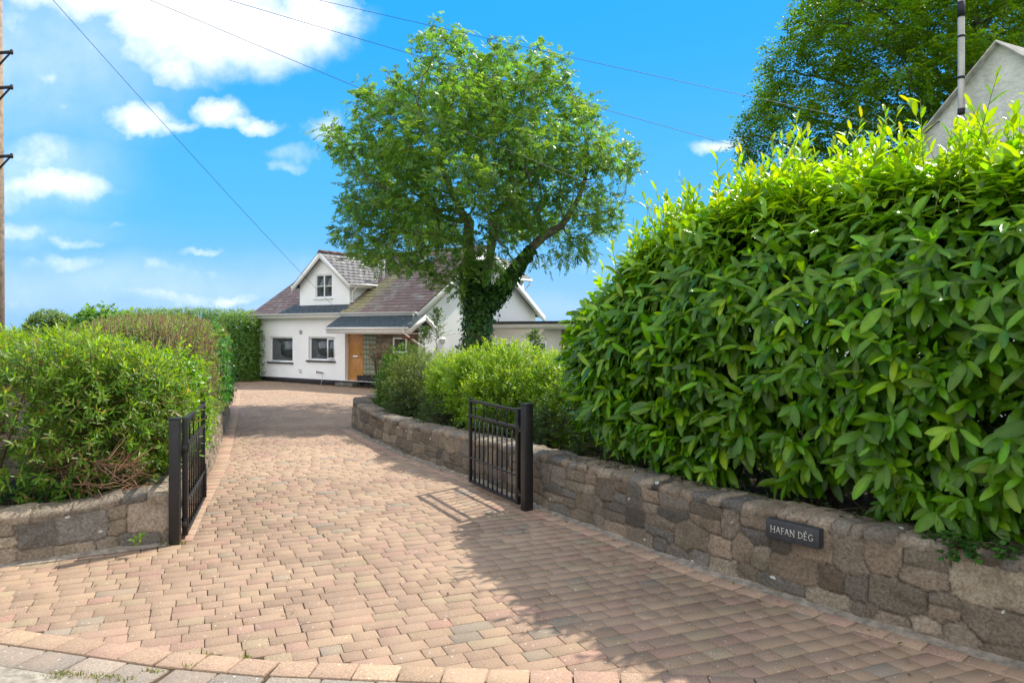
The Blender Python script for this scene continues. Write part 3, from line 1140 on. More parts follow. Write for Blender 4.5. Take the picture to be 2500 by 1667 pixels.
# rooflight, flashing kerb
fx = DX1 + 1.25
rl = MB()
def on_roof(x, v, h):
    p = Vector((x, -.3, EZ)) + ud * v + Vector((0, -ES, 1)).normalized() * h
    return p
rl.prism([on_roof(fx, 3.15, .0), on_roof(fx + .78, 3.15, .0), on_roof(fx + .78, 4.1, .0), on_roof(fx, 4.1, .0)], Vector((0, -ES, 1)).normalized() * .11)
rlo = house_obj(rl, 'rooflight', 'felt')
g_ = MB()
g_.prism([on_roof(fx + .07, 3.22, .113), on_roof(fx + .71, 3.22, .113), on_roof(fx + .71, 4.03, .113), on_roof(fx + .07, 4.03, .113)], Vector((0, -ES, 1)).normalized() * .006)
house_obj(g_, 'pane', 'glass', rlo)
vp = MB().tube([(DX1 + .20, 1.85, EZ + 1.3), (DX1 + .20, 1.85, EZ + 2.35)], .055, 10)
house_obj(vp, 'vent_pipe', 'upvc')

# eaves: fascia, gutter, soffit
house_obj(MB().box(RX0, RX1 - .03, -.325, -.30, EZ - .20, EZ - .02).box(RX0 + .01, RX1 - .04, -.299, -.002, EZ - .20, EZ - .18), 'fascia', 'whitepaint')
gut = MB()
for k in range(6):
    a0, a1 = math.pi * (1 + k / 6), math.pi * (1 + (k + 1) / 6)
    yc, zc, r0 = -.385, EZ - .02, .055
    gut.poly([(RX0 - .02, yc + r0 * math.cos(a0), zc + r0 * math.sin(a0)), (RX0 - .02, yc + r0 * math.cos(a1), zc + r0 * math.sin(a1)),
              (RX1 - .05, yc + r0 * math.cos(a1), zc + r0 * math.sin(a1)), (RX1 - .05, yc + r0 * math.cos(a0), zc + r0 * math.sin(a0))], [(0, 1, 2, 3)])
gut.box(RX0 - .02, RX1 - .05, -.445, -.438, EZ - .03, EZ - .01)
raw_mesh('gutter', gut.v, gut.f, M['whitepaint'], house)
# barge boards
for xg, nm in ((RX1, 'barge_board'), (RX0 - .03, 'barge_board')):
    bb = MB()
    dz = .30
    for (ya, yb) in ((-.36, HD / 2), (HD + .36, HD / 2)):
        za = EZ + ES * (-.36 + .3) if ya < 0 else EZ + ES * (-.06)
        zb = rz_
        bb.prism([(xg, ya, za - .02), (xg, yb, zb - .02), (xg, yb, zb - .02 - dz), (xg, ya, za - .02 - dz)], (.03, 0, 0))
    house_obj(bb, nm, 'whitepaint')
house_obj(MB().prism([(.003, -.3, EZ - .1), (.003, HD / 2, rz_ - .1), (.003, HD / 2, rz_ - .14), (.003, -.3, EZ - .14)], (RX1 - .006, 0, 0))
          .prism([(.003, HD + .3, EZ - .1), (.003, HD / 2, rz_ - .1), (.003, HD / 2, rz_ - .14), (.003, HD + .3, EZ - .14)], (RX1 - .006, 0, 0)), 'soffit', 'whitepaint')
# corner downpipe
house_obj(MB().tube([(.10, -.39, EZ - .07), (.10, -.37, EZ - .20), (.12, -.06, EZ - .78), (.12, -.06, .0)], .036, 10), 'downpipe', 'whitepaint')


# windows
def window(name, rect, y, parent, mull=None, casement=False, sill=True, fw=.06, transom=False):
    x0, x1, z0, z1 = rect
    b = MB()
    fy0, fy1 = y, y + .06
    b.box(x0, x1, fy0, fy1, z0, z0 + fw).box(x0, x1, fy0, fy1, z1 - fw, z1).box(x0, x0 + fw, fy0, fy1, z0 + fw, z1 - fw).box(x1 - fw, x1, fy0, fy1, z0 + fw, z1 - fw)
    xs = [x0 + fw]
    if mull is not None:
        xm = x0 + (x1 - x0) * mull
        b.box(xm - fw * .55, xm + fw * .55, fy0, fy1, z0 + fw, z1 - fw)
        xs += [xm - fw * .55, xm + fw * .55]
    xs += [x1 - fw]
    fr = b.build(name, M['upvc'], parent, bevel=.004)
    for i in range(0, len(xs), 2):
        a, c = xs[i], xs[i + 1]
        if casement and i == 2:
            # ajar side-hung sash, hinged at its right edge
            w_ = c - a
            s_ = MB().box(-w_, 0, -.02, .02, 0, .05).box(-w_, 0, -.02, .02, z1 - z0 - 2 * fw - .05, z1 - z0 - 2 * fw)
            s_.box(-w_, -w_ + .05, -.02, .02, .05, z1 - z0 - 2 * fw - .05).box(-.05, 0, -.02, .02, .05, z1 - z0 - 2 * fw - .05)
            so_ = s_.build('sash', M['upvc'], fr)
            so_.location = (c, fy0 - .02, z0 + fw)
            so_.rotation_euler = (0, 0, rad(11))
            b2 = s_.v
            s2 = MB().box(-w_ + .05, -.05, -.004, .004, .05, z1 - z0 - 2 * fw - .05)
            pn_ = s2.build('pane', M['glass'], fr)
            pn_.location = so_.location
            pn_.rotation_euler = so_.rotation_euler
        else:
            MB().box(a, c, fy0 + .028, fy0 + .036, z0 + fw, z1 - fw).build('pane', M['glass'], fr)
            if transom:
                zm = z0 + (z1 - z0) * .5
                MB().box(a + .002, c - .002, fy0 + .012, fy0 + .026, zm - .018, zm + .018).build('glazing_bar', M['upvc'], fr)
    return fr


f1 = window('window', W1, .085, house)
f1['label'] = 'white framed single-pane window at the left end of the front wall'
f2 = window('window', W2, .085, house, mull=.70, casement=True)
f2['label'] = 'white framed window with its right casement ajar, beside the porch'
for R_, fr in ((W1, f1), (W2, f2)):
    MB().box(R_[0] - .09, R_[1] + .05, -.07, .08, R_[2] - .065, R_[2] - .004).build('sill', M['sill'], fr, bevel=.004)
    MB().box(R_[0] - .0, R_[1], .081, .10, R_[2] - .003, R_[2] + .05).build('sub_sill', M['upvc'], fr)

# dormer
dy = .2
dzb = EZ + ES * (dy + .3) + .01
DEZ = EYE + .1 + 1.78                    # dormer eave height
DS = .79
dov = .20
dhw = (DX1 - DX0) / 2
dap = DEZ + DS * (dhw + dov)
DW = opening_rect(500, 268, 620, 430, dy)
dw = MB()
zt = DEZ + .06
zr = lambda x: DEZ + DS * (dhw + dov - abs(x - DXC)) - .10
wx0, wx1, wz0, wz1 = DW
zb_ = dzb - .1
dw.poly([(DX0, dy, zb_), (wx0, dy, zb_), (wx0, dy, zr(wx0)), (DX0, dy, zr(DX0))], [(0, 1, 2, 3)])
dw.poly([(wx1, dy, zb_), (DX1, dy, zb_), (DX1, dy, zr(DX1)), (wx1, dy, zr(wx1))], [(0, 1, 2, 3)])
dw.poly([(wx0, dy, zb_), (wx1, dy, zb_), (wx1, dy, wz0), (wx0, dy, wz0)], [(0, 1, 2, 3)])
dw.poly([(wx0, dy, wz1), (wx1, dy, wz1), (wx1, dy, zr(wx1)), (DXC, dy, zr(DXC)), (wx0, dy, zr(wx0))], [(0, 1, 2, 3, 4)])
for xa_ in (wx0, wx1):
    dw.poly([(xa_, dy, wz0), (xa_, dy + .1, wz0), (xa_, dy + .1, wz1), (xa_, dy, wz1)], [(0, 1, 2, 3)])
for za_ in (wz0, wz1):
    dw.poly([(wx0, dy, za_), (wx1, dy, za_), (wx1, dy + .1, za_), (wx0, dy + .1, za_)], [(0, 1, 2, 3)])
for xc in (DX0, DX1):
    yb = (DEZ + .12 - EZ) / ES - .3
    dw.poly([(xc, dy, dzb - .1), (xc, dy, zt), (xc, yb + .2, zt), (xc, yb + .2, dzb - .1)], [(0, 1, 2, 3)])
raw_mesh('dormer_wall', dw.v, dw.f, M['render'], house)
window('dormer_window', DW, dy + .03, house, mull=.5, transom=True, fw=.055)
house_obj(MB().box(DW[0] - .10, DW[1] + .06, dy - .05, dy + .03, DW[2] - .06, DW[2] - .003), 'dormer_sill', 'whitepaint', bevel=.004)
dl = (dap - EZ) / ES - .3 + .25 - (dy - .22)
drf = MB()
for sg in (-1, 1):
    xe = DXC + sg * (dhw + dov)
    drf.prism([(xe, dy - .2, DEZ - .01), (DXC, dy - .2, dap - .01), (DXC, dy - .2, dap - .08), (xe, dy - .2, DEZ - .08)], (0, dl, 0))
dro = house_obj(drf, 'dormer_roof', 'slatebody')
dcol = lambda x, v, r: np.array((.14, .135, .14)) * r.uniform(.8, 1.2) if r.random() > .07 else np.array((.33, .32, .29))
for sg in (-1, 1):
    slates('slates', (DXC + sg * (dhw + dov), dy - .24, DEZ), (0, 1, 0), (-sg, 0, DS), dl, math.hypot(dhw + dov, DS * (dhw + dov)), M['slate'], dcol, dro, sw=.28, sh=.21)
rb = MB()
yv = dy - .26
while yv < dl - .2:
    rb.prism([(DXC - .12, yv, dap - .05), (DXC, yv, dap + .06), (DXC + .12, yv, dap - .05)], (0, .44, 0))
    yv += .45
house_obj(rb, 'ridge_tiles', 'oldtile', dro)
bb = MB()
for sg in (-1, 1):
    xe = DXC + sg * (dhw + dov + .04)
    ze = DEZ - DS * .04
    bb.prism([(xe, dy - .235, ze - .02), (DXC, dy - .235, dap - .02), (DXC, dy - .235, dap - .26), (xe, dy - .235, ze - .26)], (0, .03, 0))
house_obj(bb, 'dormer_barge', 'whitepaint')
for sg in (-1, 1):
    db = MB()
    xe = DXC + sg * (dhw + dov)
    x0, x1 = sorted((xe, xe + sg * .025))
    db.box(x0, x1, dy - .20, dy + 2.0, DEZ - .17, DEZ - .03)
    x0, x1 = sorted((xe + sg * .024, xe + sg * .11))
    db.box(x0, x1, dy - .20, dy + 1.9, DEZ - .08, DEZ - .01)
    house_obj(db, 'dormer_gutter', 'whitepaint')
house_obj(MB().tube([(DX1 + .24, dy + .12, DEZ - .08), (DX1 + .20, dy + .12, DEZ - .20), (DX1 + .07, dy + .10, DEZ - .30), (DX1 + .07, dy + .10, dzb + .12)], .034, 10)
          .box(DX1 + .012, DX1 + .14, dy - .015, dy + .16, dzb + .06, dzb + .12), 'dormer_downpipe', 'whitepaint')

# porch: recess with oak door, glass block screen, stone cladding
py_ = .16
door_x0, door_x1 = hx(q1(727, 0)[0], py_), hx(q1(838, 0)[0], py_)
dz0 = .16
MB().box(PX0 + .004, door_x0 - .002, py_ - .02, py_ + .10, dz0, PZ1).build('door_reveal', M['fascia'], house)
d = MB().box(door_x0, door_x0 + .06, py_ - .01, py_ + .06, dz0, PZ1 - .01).box(door_x1 - .02, door_x1 + .03, py_ - .01, py_ + .06, dz0, PZ1 - .01).box(door_x0 + .06, door_x1 - .02, py_ - .01, py_ + .06, PZ1 - .07, PZ1 - .01)
door = house_obj(d, 'front_door', 'wood', bevel=.004)
nb_ = 7
dwid = door_x1 - .02 - door_x0 - .06
lf = MB()
for k in range(nb_):
    a = door_x0 + .06 + dwid * k / nb_
    for (za, zb) in ((dz0 + .10, dz0 + .86), (dz0 + .98, PZ1 - .10)):
        lf.box(a + .003, a + dwid / nb_ - .003, py_ + .016, py_ + .05, za, zb)
lf.box(door_x0 + .062, door_x1 - .022, py_ + .008, py_ + .052, dz0 + .0, dz0 + .098).box(door_x0 + .062, door_x1 - .022, py_ + .008, py_ + .052, dz0 + .862, dz0 + .978)
lf.box(door_x0 + .062, door_x1 - .022, py_ + .024, py_ + .048, dz0 + .098, PZ1 - .08)
lf.build('door_leaf', M['wood'], door, bevel=.002)
lx = (door_x0 + door_x1) / 2 + .02
MB().box(lx - .14, lx + .14, py_ - .004, py_ + .012, dz0 + .885, dz0 + .955).build('letterbox', M['chrome'], door, bevel=.003)
MB().tube([(door_x1 - .09, py_ - .05, dz0 + 1.04), (door_x1 - .21, py_ - .05, dz0 + 1.04)], .012).tube([(door_x1 - .09, py_ - .05, dz0 + 1.04), (door_x1 - .09, py_ + .02, dz0 + 1.04)], .012).build('handle', M['chrome'], door)
gx0, gx1 = door_x1 + .035, hx(q1(938, 0)[0], py_)
M['glassblock'] = pmat('glass blocks', (.21, .225, .15), .22, .5, var=.22, vscale=5)
gbk = MB()
nc, nr_ = 4, 9
cw, ch = (gx1 - gx0) / nc, (PZ1 - .02 - .40) / nr_
for i in range(nc):
    for k in range(nr_):
        gbk.box(gx0 + cw * i + .005, gx0 + cw * (i + 1) - .005, py_, py_ + .07, .40 + ch * k + .005, .40 + ch * (k + 1) - .005)
gso = house_obj(gbk, 'glass_block_screen', 'glassblock', bevel=.004)
M['grout'] = pmat('grey grout', (.15, .155, .12), .8, .2)
MB().box(gx0, gx1, py_ + .015, py_ + .06, .40, PZ1 - .02).build('grout', M['grout'], gso)
M['darkbrick'] = pmat('dark brick', (.05, .045, .05), .85, .2, var=.4, vscale=9)
br = MB()
for k in range(5):
    xx = gx0 - .30 - (k % 2) * .11
    while xx < gx1:
        br.box(max(xx, gx0 - .30) + .005, min(xx + .21, gx1) - .005, py_ - .04, py_ + .06, .0 + k * .078, .0 + k * .078 + .068)
        xx += .22
house_obj(br, 'brick_plinth', 'darkbrick')
MB().box(door_x0 - .16, door_x1 - .06, -.30, py_ - .03, -.06, .10).build('doorstep', M['grey'], house, bevel=.01).data.materials[0] = pmat('worn step', (.16, .15, .13), .9, .1, var=.3)
MB().box(door_x0 - .02, door_x1 + .02, -.06, py_ + .03, .101, .155).build('threshold', M['plinth'], house)
# stone cladding in big random blocks
M['clad'] = pmat('stone cladding', rough=.85, spec=.2, attr=True, var=.25, vscale=8, bump=.004, bscale=30)
cp = np.array([(.29, .25, .19), (.25, .205, .15), (.20, .145, .105), (.32, .28, .215), (.17, .145, .125), (.26, .20, .145)])
V, F, T = [], [], []
r = np.random.default_rng(5)
zc = 0.0
while zc < 2.05:
    hh = r.uniform(.16, .30)
    xx = gx1 + .004
    while xx < PX1 - .02:
        ww = r.uniform(.22, .55)
        x1 = min(xx + ww, PX1 - .02)
        pr = r.uniform(0, .02)
        c = cp[r.integers(len(cp))] * r.uniform(.8, 1.15)
        b = len(V)
        z1 = min(zc + hh, 2.06)
        V += [(xx + .004, py_ - pr, zc + .004), (x1 - .004, py_ - pr, zc + .004), (x1 - .004, py_ - pr, z1 - .004), (xx + .004, py_ - pr, z1 - .004),
              (xx, py_ + .03, zc), (x1, py_ + .03, zc), (x1, py_ + .03, z1), (xx, py_ + .03, z1)]
        F += [(b, b + 1, b + 2, b + 3), (b + 4, b + 5, b + 1, b), (b + 5, b + 6, b + 2, b + 1), (b + 6, b + 7, b + 3, b + 2), (b + 7, b + 4, b, b + 3)]
        T += [c] * 8
        xx = x1
    zc += hh
raw_mesh('stone_cladding', V, F, M['clad'], house, tint=np.array(T))
pw = opening_rect(1062, 715, 1125, 830, py_)
window('porch_window', (pw[0], pw[1] + .25, pw[2], pw[3]), py_ - .05, house, fw=.07)
# canopy: small pitched slate roof on the porch
cx0, cx1 = hx(q1(640, 0)[0], -.6), .55
cyo, cyr, cze, czr = -1.02, -.30, 2.19, 2.60
can = MB()
can.prism([(cx0, cyo, cze), (cx0, cyr, czr), (cx0, cyr + .30, czr - .17), (cx0, cyr + .30, czr - .24), (cx0, cyr, czr - .06), (cx0, cyo, cze - .06)], (cx1 - cx0, 0, 0))
cano = house_obj(can, 'canopy_roof', 'slatebody')
ccol = lambda x, v, r: np.array((.048, .066, .076)) * r.uniform(.82, 1.18) if x < cx1 - cx0 - .35 or r.random() < .5 else np.array((.20, .22, .20)) * r.uniform(.7, 1.1)
slates('slates', (cx0, cyo - .03, cze + .0), (1, 0, 0), (0, cyr - cyo, czr - cze), cx1 - cx0 + .02, math.hypot(cyr - cyo, czr - cze), M['slate'], ccol, cano, sw=.25, sh=.15, thick=.008)
cb_ = MB().box(cx0, cx1, cyo - .02, cyo + .005, cze - .20, cze - .02).box(cx0 - .01, cx1 - .1, cyo - .10, cyo - .022, cze - .07, cze - .0)
cb_.prism([(cx1 + .002, cyo - .02, cze - .01), (cx1 + .002, cyr, czr + .01), (cx1 + .002, cyr, czr - .18), (cx1 + .002, cyo - .02, cze - .20)], (.03, 0, 0))
cb_.prism([(cx1 + .002, cyr + .62, cze - .01), (cx1 + .002, cyr + .002, czr + .01), (cx1 + .002, cyr + .002, czr - .18), (cx1 + .002, cyr + .62, cze - .20)], (.03, 0, 0))
cb_.box(.03, cx1, cyo + .01, cyr + .6, cze - .23, cze - .205)
house_obj(cb_, 'canopy_trim', 'whitepaint')
house_obj(MB().prism([(.03, cyr + .62, cze), (.03, cyr + .01, czr), (.03, cyr + .01, czr - .06), (.03, cyr + .62, cze - .06)], (cx1 - .03, 0, 0)), 'canopy_back_slope', 'felt')
house_obj(MB().box(cx0 + .02, -.01, cyo + .01, -.004, cze - .23, cze - .205), 'canopy_soffit', 'whitepaint')
house_obj(MB().box(.02, cx1 - .06, cyo + .12, cyo + .20, cze - .40, cze - .235), 'canopy_beam', 'darkwood')
house_obj(MB().tube([(cx1 - .28, cyo - .06, cze - .06), (cx1 - .28, cyo - .06, cze - .18), (cx1 - .02, cyo + .5, cze - .62), (cx1 + .04, cyo + .62, cze - .75)], .034, 10), 'canopy_downpipe', 'whitepaint')

# small fittings on the front wall
vx0, vx1, vz0, vz1 = opening_rect(388, 665, 406, 690)
v_ = MB().box(vx0, vx1, -.03, -.003, vz0, vz1)
for k in range(4):
    zz = vz0 + (vz1 - vz0) * (k + .6) / 4.4
    v_.box(vx0 + .015, vx1 - .015, -.036, -.031, zz, zz + .02)
house_obj(v_, 'wall_vent', 'grey')
vx0, vx1, vz0, vz1 = opening_rect(386, 948, 402, 970)
house_obj(MB().box(vx0, vx1, -.02, -.003, vz0, vz1).box(vx0 - .01, vx1 + .01, -.045, -.003, vz1 + .003, vz1 + .03), 'overflow_vent', 'whitepaint')
tx, tz = fac(*q1(525, 965))
house_obj(MB().tube([(tx, .0, tz), (tx, -.10, tz)], .018).tube([(tx - .02, -.09, tz + .06), (tx - .02, -.09, tz - .05)], .016).tube([(tx, -.05, tz), (tx + .26, -.05, tz - .01)], .02), 'outside_tap', 'darkwood')
gvx = 1.55
gl = lambda y, z: (0.002, y, z)
house_obj(MB().box(.002, .05, 1.15, 1.40, 1.62, 1.74).box(.002, .075, 1.12, 1.43, 1.745, 1.77), 'gable_vent', 'whitepaint')
# gable window (mostly behind the ash trunk) and rear dormer
gw = MB()
gy0, gy1, gz0, gz1 = 3.55, 4.35, 2.75, 4.0
gw.box(.003, .05, gy0, gy1, gz0, gz0 + .06).box(.003, .05, gy0, gy1, gz1 - .06, gz1).box(.003, .05, gy0, gy0 + .06, gz0 + .06, gz1 - .06).box(.003, .05, gy1 - .06, gy1, gz0 + .06, gz1 - .06).box(.003, .05, gy0 + .06, gy1 - .06, 3.4, 3.46)
gwo = house_obj(gw, 'gable_window', 'upvc')
MB().box(.004, .03, gy0 + .06, gy1 - .06, gz0 + .06, gz1 - .06).build('pane', M['glass'], gwo)
ry0, ryF = HD - 2.6, HD + .05
MB().box(-2.8, -.65, ry0, ryF, 3.1, 4.35).build('rear_dormer_wall', M['render'], house)
rd = MB()
rd.prism([(-.40, ry0 - 1.0, 4.35), (-1.72, ry0 - 1.0, 5.28), (-1.72, ry0 - 1.0, 5.20), (-.40, ry0 - 1.0, 4.27)], (0, 3.85, 0))
rd.prism([(-3.04, ry0 - 1.0, 4.35), (-1.72, ry0 - 1.0, 5.28), (-1.72, ry0 - 1.0, 5.20), (-3.04, ry0 - 1.0, 4.27)], (0, 3.85, 0))
rdo = house_obj(rd, 'rear_dormer_roof', 'slatebody')
slates('slates', (-.38, ry0 - 1.0, 4.36), (0, 1, 0), (-1.32, 0, .93), 3.87, 1.61, M['slate'], dcol, rdo, sw=.28, sh=.21)
house_obj(MB().box(-.40, -.30, ry0 - .9, ryF + .18, 4.22, 4.34).tube([(-.36, ryF + .05, 4.25), (-.36, ryF + .05, 4.1), (-.6, ryF + .05, 3.9), (-.6, ryF + .05, 3.0)], .035), 'rear_dormer_gutter', 'whitepaint')

# flat-roofed extension beyond the gable
ey = 3.55
exL = 3.75
MB().box(.003, exL, ey, ey + 3.6, -.05, 2.12).build('extension_wall', M['cream'], house)
MB().box(-.0 + .004, exL + .62, ey - .22, ey + 3.7, 2.32, 2.42).build('flat_roof', M['felt'], house, bevel=.01)
MB().box(.006, exL + .60, ey - .19, ey + 3.6, 2.125, 2.315).build('extension_fascia', M['fascia'], house)
V, F, T = [], [], []
zc = 0.
while zc < 2.1:
    hh = r.uniform(.15, .28)
    xx = exL + .003
    while xx < exL + .56:
        x1 = min(xx + r.uniform(.2, .4), exL + .56)
        pr = r.uniform(0, .02)
        z1 = min(zc + hh, 2.118)
        b = len(V)
        V += [(xx + .004, ey - .03 - pr, zc + .004), (x1 - .004, ey - .03 - pr, zc + .004), (x1 - .004, ey - .03 - pr, z1 - .004), (xx + .004, ey - .03 - pr, z1 - .004),
              (xx, ey + .3, zc), (x1, ey + .3, zc), (x1, ey + .3, z1), (xx, ey + .3, z1)]
        F += [(b, b + 1, b + 2, b + 3), (b + 4, b + 5, b + 1, b), (b + 5, b + 6, b + 2, b + 1), (b + 6, b + 7, b + 3, b + 2), (b + 7, b + 4, b, b + 3)]
        T += [cp[r.integers(1, 3)] * r.uniform(.7, 1.05)] * 8
        xx = x1
    zc += hh
raw_mesh('stone_pier', V, F, M['clad'], house, tint=np.array(T))
e0 = opening_rect(1748, 738, 1912, 905, ey)
window('extension_window', (e0[0], e0[1], .75, 1.62), ey - .03, house, mull=.55)
e1_ = opening_rect(2045, 730, 2165, 905, ey)
ed = MB().box(e1_[0], e1_[0] + .09, ey - .03, ey - .003, .05, 1.68).box(e1_[1] - .09, e1_[1], ey - .03, ey - .003, .05, 1.68).box(e1_[0] + .09, e1_[1] - .09, ey - .03, ey - .003, 1.58, 1.68)
edo = house_obj(ed, 'side_door', 'upvc')
M['dkgreen'] = pmat('dark green door', (.03, .075, .06), .4, .4)
MB().box(e1_[0] + .09, e1_[1] - .09, ey - .02, ey - .004, .05, 1.58).build('door_leaf', M['dkgreen'], edo)
house_obj(MB().tube([(exL + .28, ey - .05, 1.86), (exL + .28, ey - .16, 1.86)], [.06, .05], 12), 'bulkhead_lamp', 'whitepaint')
# cane leaning on the front wall
cxa, cza = fac(*q1(560, 968), -.02)
cxb, czb = fac(*q1(543, 1076), -.35)
Ca = HC + (-HU) * cxa + HV * (-.03) + Vector((0, 0, cza))
Cb = HC + (-HU) * cxb + HV * (-.38) + Vector((0, 0, .0))
cn = MB().tube([Cb, Ca], .009, 6).build('garden_cane', M['grey'])
tag(cn, 'thin grey garden cane leaning on the white front wall of the house', 'cane')


# ------------------------------------------------------------------ old limewashed building on the right
AP = Vector((7.93, 12.0, 6.65))
GD = Vector((-.447, .894, 0)).normalized()
GN = Vector((GD.y, -GD.x, 0))                 # away from the drive
ob = empty('old_building', (AP.x, AP.y, 0), math.atan2(-GD.y, -GD.x))
# local x = -GD (towards the camera), local y = +GN * sign
lx_ = Vector((-GD.x, -GD.y, 0))
ly_ = Vector((-lx_.y, lx_.x, 0))
sg = 1 if ly_.dot(GN) > 0 else -1
hwid, eh = 2.9, 6.65 - .917 * 2.9
nx_, nz_ = 44, 60
V, F = [], []
for i in range(nx_ + 1):
    for k in range(nz_ + 1):
        xx = -hwid + 2 * hwid * i / nx_
        top = 6.65 - .917 * abs(xx)
        zz = -.2 + (top + .2) * k / nz_
        nn = fbm(np.array([[xx * 1.3, 3, zz * 1.3]]), 4)[0] - .5
        V.append((xx, sg * (.16 * nn), zz))
for i in range(nx_):
    for k in range(nz_):
        a = i * (nz_ + 1) + k
        F.append((a, a + nz_ + 1, a + nz_ + 2, a + 1) if sg > 0 else (a, a + 1, a + nz_ + 2, a + nz_ + 1))
gw_ = raw_mesh('gable_wall', V, F, M['oldrender'], ob, smooth=True)
side = MB()
side.box(-hwid + .02, -hwid + .3, *(sorted((sg * .12, sg * 6))), -.2, eh - .05).box(hwid - .3, hwid - .02, *(sorted((sg * .12, sg * 6))), -.2, eh - .05)
side.build('side_walls', M['oldrender'], ob)
rf_ = MB()
for sx in (-1, 1):
    rf_.prism([(sx * (hwid + .12), -sg * .10, eh - .917 * .12 + .01), (0, -sg * .10, 6.66), (0, -sg * .10, 6.70), (sx * (hwid + .12), -sg * .10, eh - .917 * .12 + .05)], (0, sg * 6.1, 0))
rf_.build('roof', M['verge'], ob)
tag(ob, 'old limewashed outbuilding whose weathered gable rises behind the laurel', 'building')

# mast in front of that gable
mp = Vector((7.68, 12.38, 0)) - GN * .22
ms = empty('mast_pole', (mp.x, mp.y, 0))
MB().tube([(0, 0, -.1), (0, 0, 9.6)], .052, 14).build('tube', M['mast'], ms, smooth=False)
for py0, py1, rr in ((250, 266, .057), (176, 182, .057), (82, 87, .057), (5, 40, .06), (296, 301, .057)):
    za, zb = (EYE - (p - HY) / FPX * mp.y for p in (py1 * 1.063, py0 * 1.063))
    MB().tube([(0, 0, za), (0, 0, zb)], rr, 14).build('band', M['rubber'], ms)
tag(ms, 'tall weathered metal mast with black bands beside the old gable', 'mast')
# thin cable looping from the mast to the verge
mz = EYE - (296 * 1.063 - HY) / FPX * mp.y
pts = [Vector((mp.x, mp.y, mz))]
for px, py in ((2330, 288), (2290, 298), (2250, 335), (2205, 395), (2180, 440)):
    pts.append(at(px, py, 12.9))
cbl = MB().tube(pts, .010, 6).build('aerial_cable', M['wire'])
tag(cbl, 'thin grey cable arching from the mast across the old gable', 'cable')

# ------------------------------------------------------------------ utility pole and wires
up = empty('utility_pole', (-8.44, 12.0, 0))
MB().tube([(0, 0, -.2), (.0, 0, 4), (-.02, 0, 9.2)], [.165, .15, .125], 16).build('pole_shaft', M['wood_pole'], up, smooth=True)
for py in (125, 205, 362):
    z = EYE - (py * 1.063 - HY) / FPX * 12.0
    MB().bar((.10, -.05, z), (.36, -.07, z + .012), .03, .045).bar((.345, -.07, z - .03), (.345, -.07, z + .05), .03, .03).bar((.12, -.05, z - .20), (.31, -.065, z - .012), .02, .025).build('step_bracket', M['iron'], up)
tag(up, 'weathered wooden utility pole with iron brackets at the left edge', 'utility pole')
PT = Vector((-8.44, 12.0, 8.45))


def wire(a, b, sag, label, r=.0055):
    a, b = Vector(a), Vector(b)
    n = 28
    pts = []
    for i in range(n + 1):
        t = i / n
        p = a.lerp(b, t)
        p.z -= sag * 4 * t * (1 - t)
        pts.append(p)
    o = MB().tube(pts, r, 5).build('overhead_wire', M['wire'])
    return tag(o, label, 'wire', 'overhead wires from the pole')


hx_, hz_ = fac(838, 772, -.33)
wire(PT + Vector((.05, 0, -.05)), HC + (-HU) * hx_ + HV * (-.33) + Vector((0, 0, hz_)), .12, 'overhead wire running steeply down from the pole to the house eaves')
wire(PT, at(2000, 676, 14), .05, 'lowest of the three wires crossing in front of the big ash tree', .005)
wire(PT + Vector((0, 0, .08)), at(2330, 500, 13.8), .10, 'middle of the three wires crossing in front of the big ash tree', .005)
wire(PT + Vector((0, 0, .16)), at(2252, 326, 12.95), .06, 'highest wire, passing the treetop to the old building gable', .0045)
# ------------------------------------------------------------------ foliage tools
STN = {'full': ([0, .22, .5, .78, 1], [.10, .72, 1.0, .74, 0]), 'long': ([0, .14, .38, .66, .88, 1], [.10, .58, .96, .98, .62, 0]), 'mid': ([0, .35, .72, 1], [.12, 1.0, .72, 0]), 'oval': ([0, .3, .7, 1], [.2, 1.0, .85, 0]), 'quad': ([0, .45, 1], [.0, 1.0, 0])}


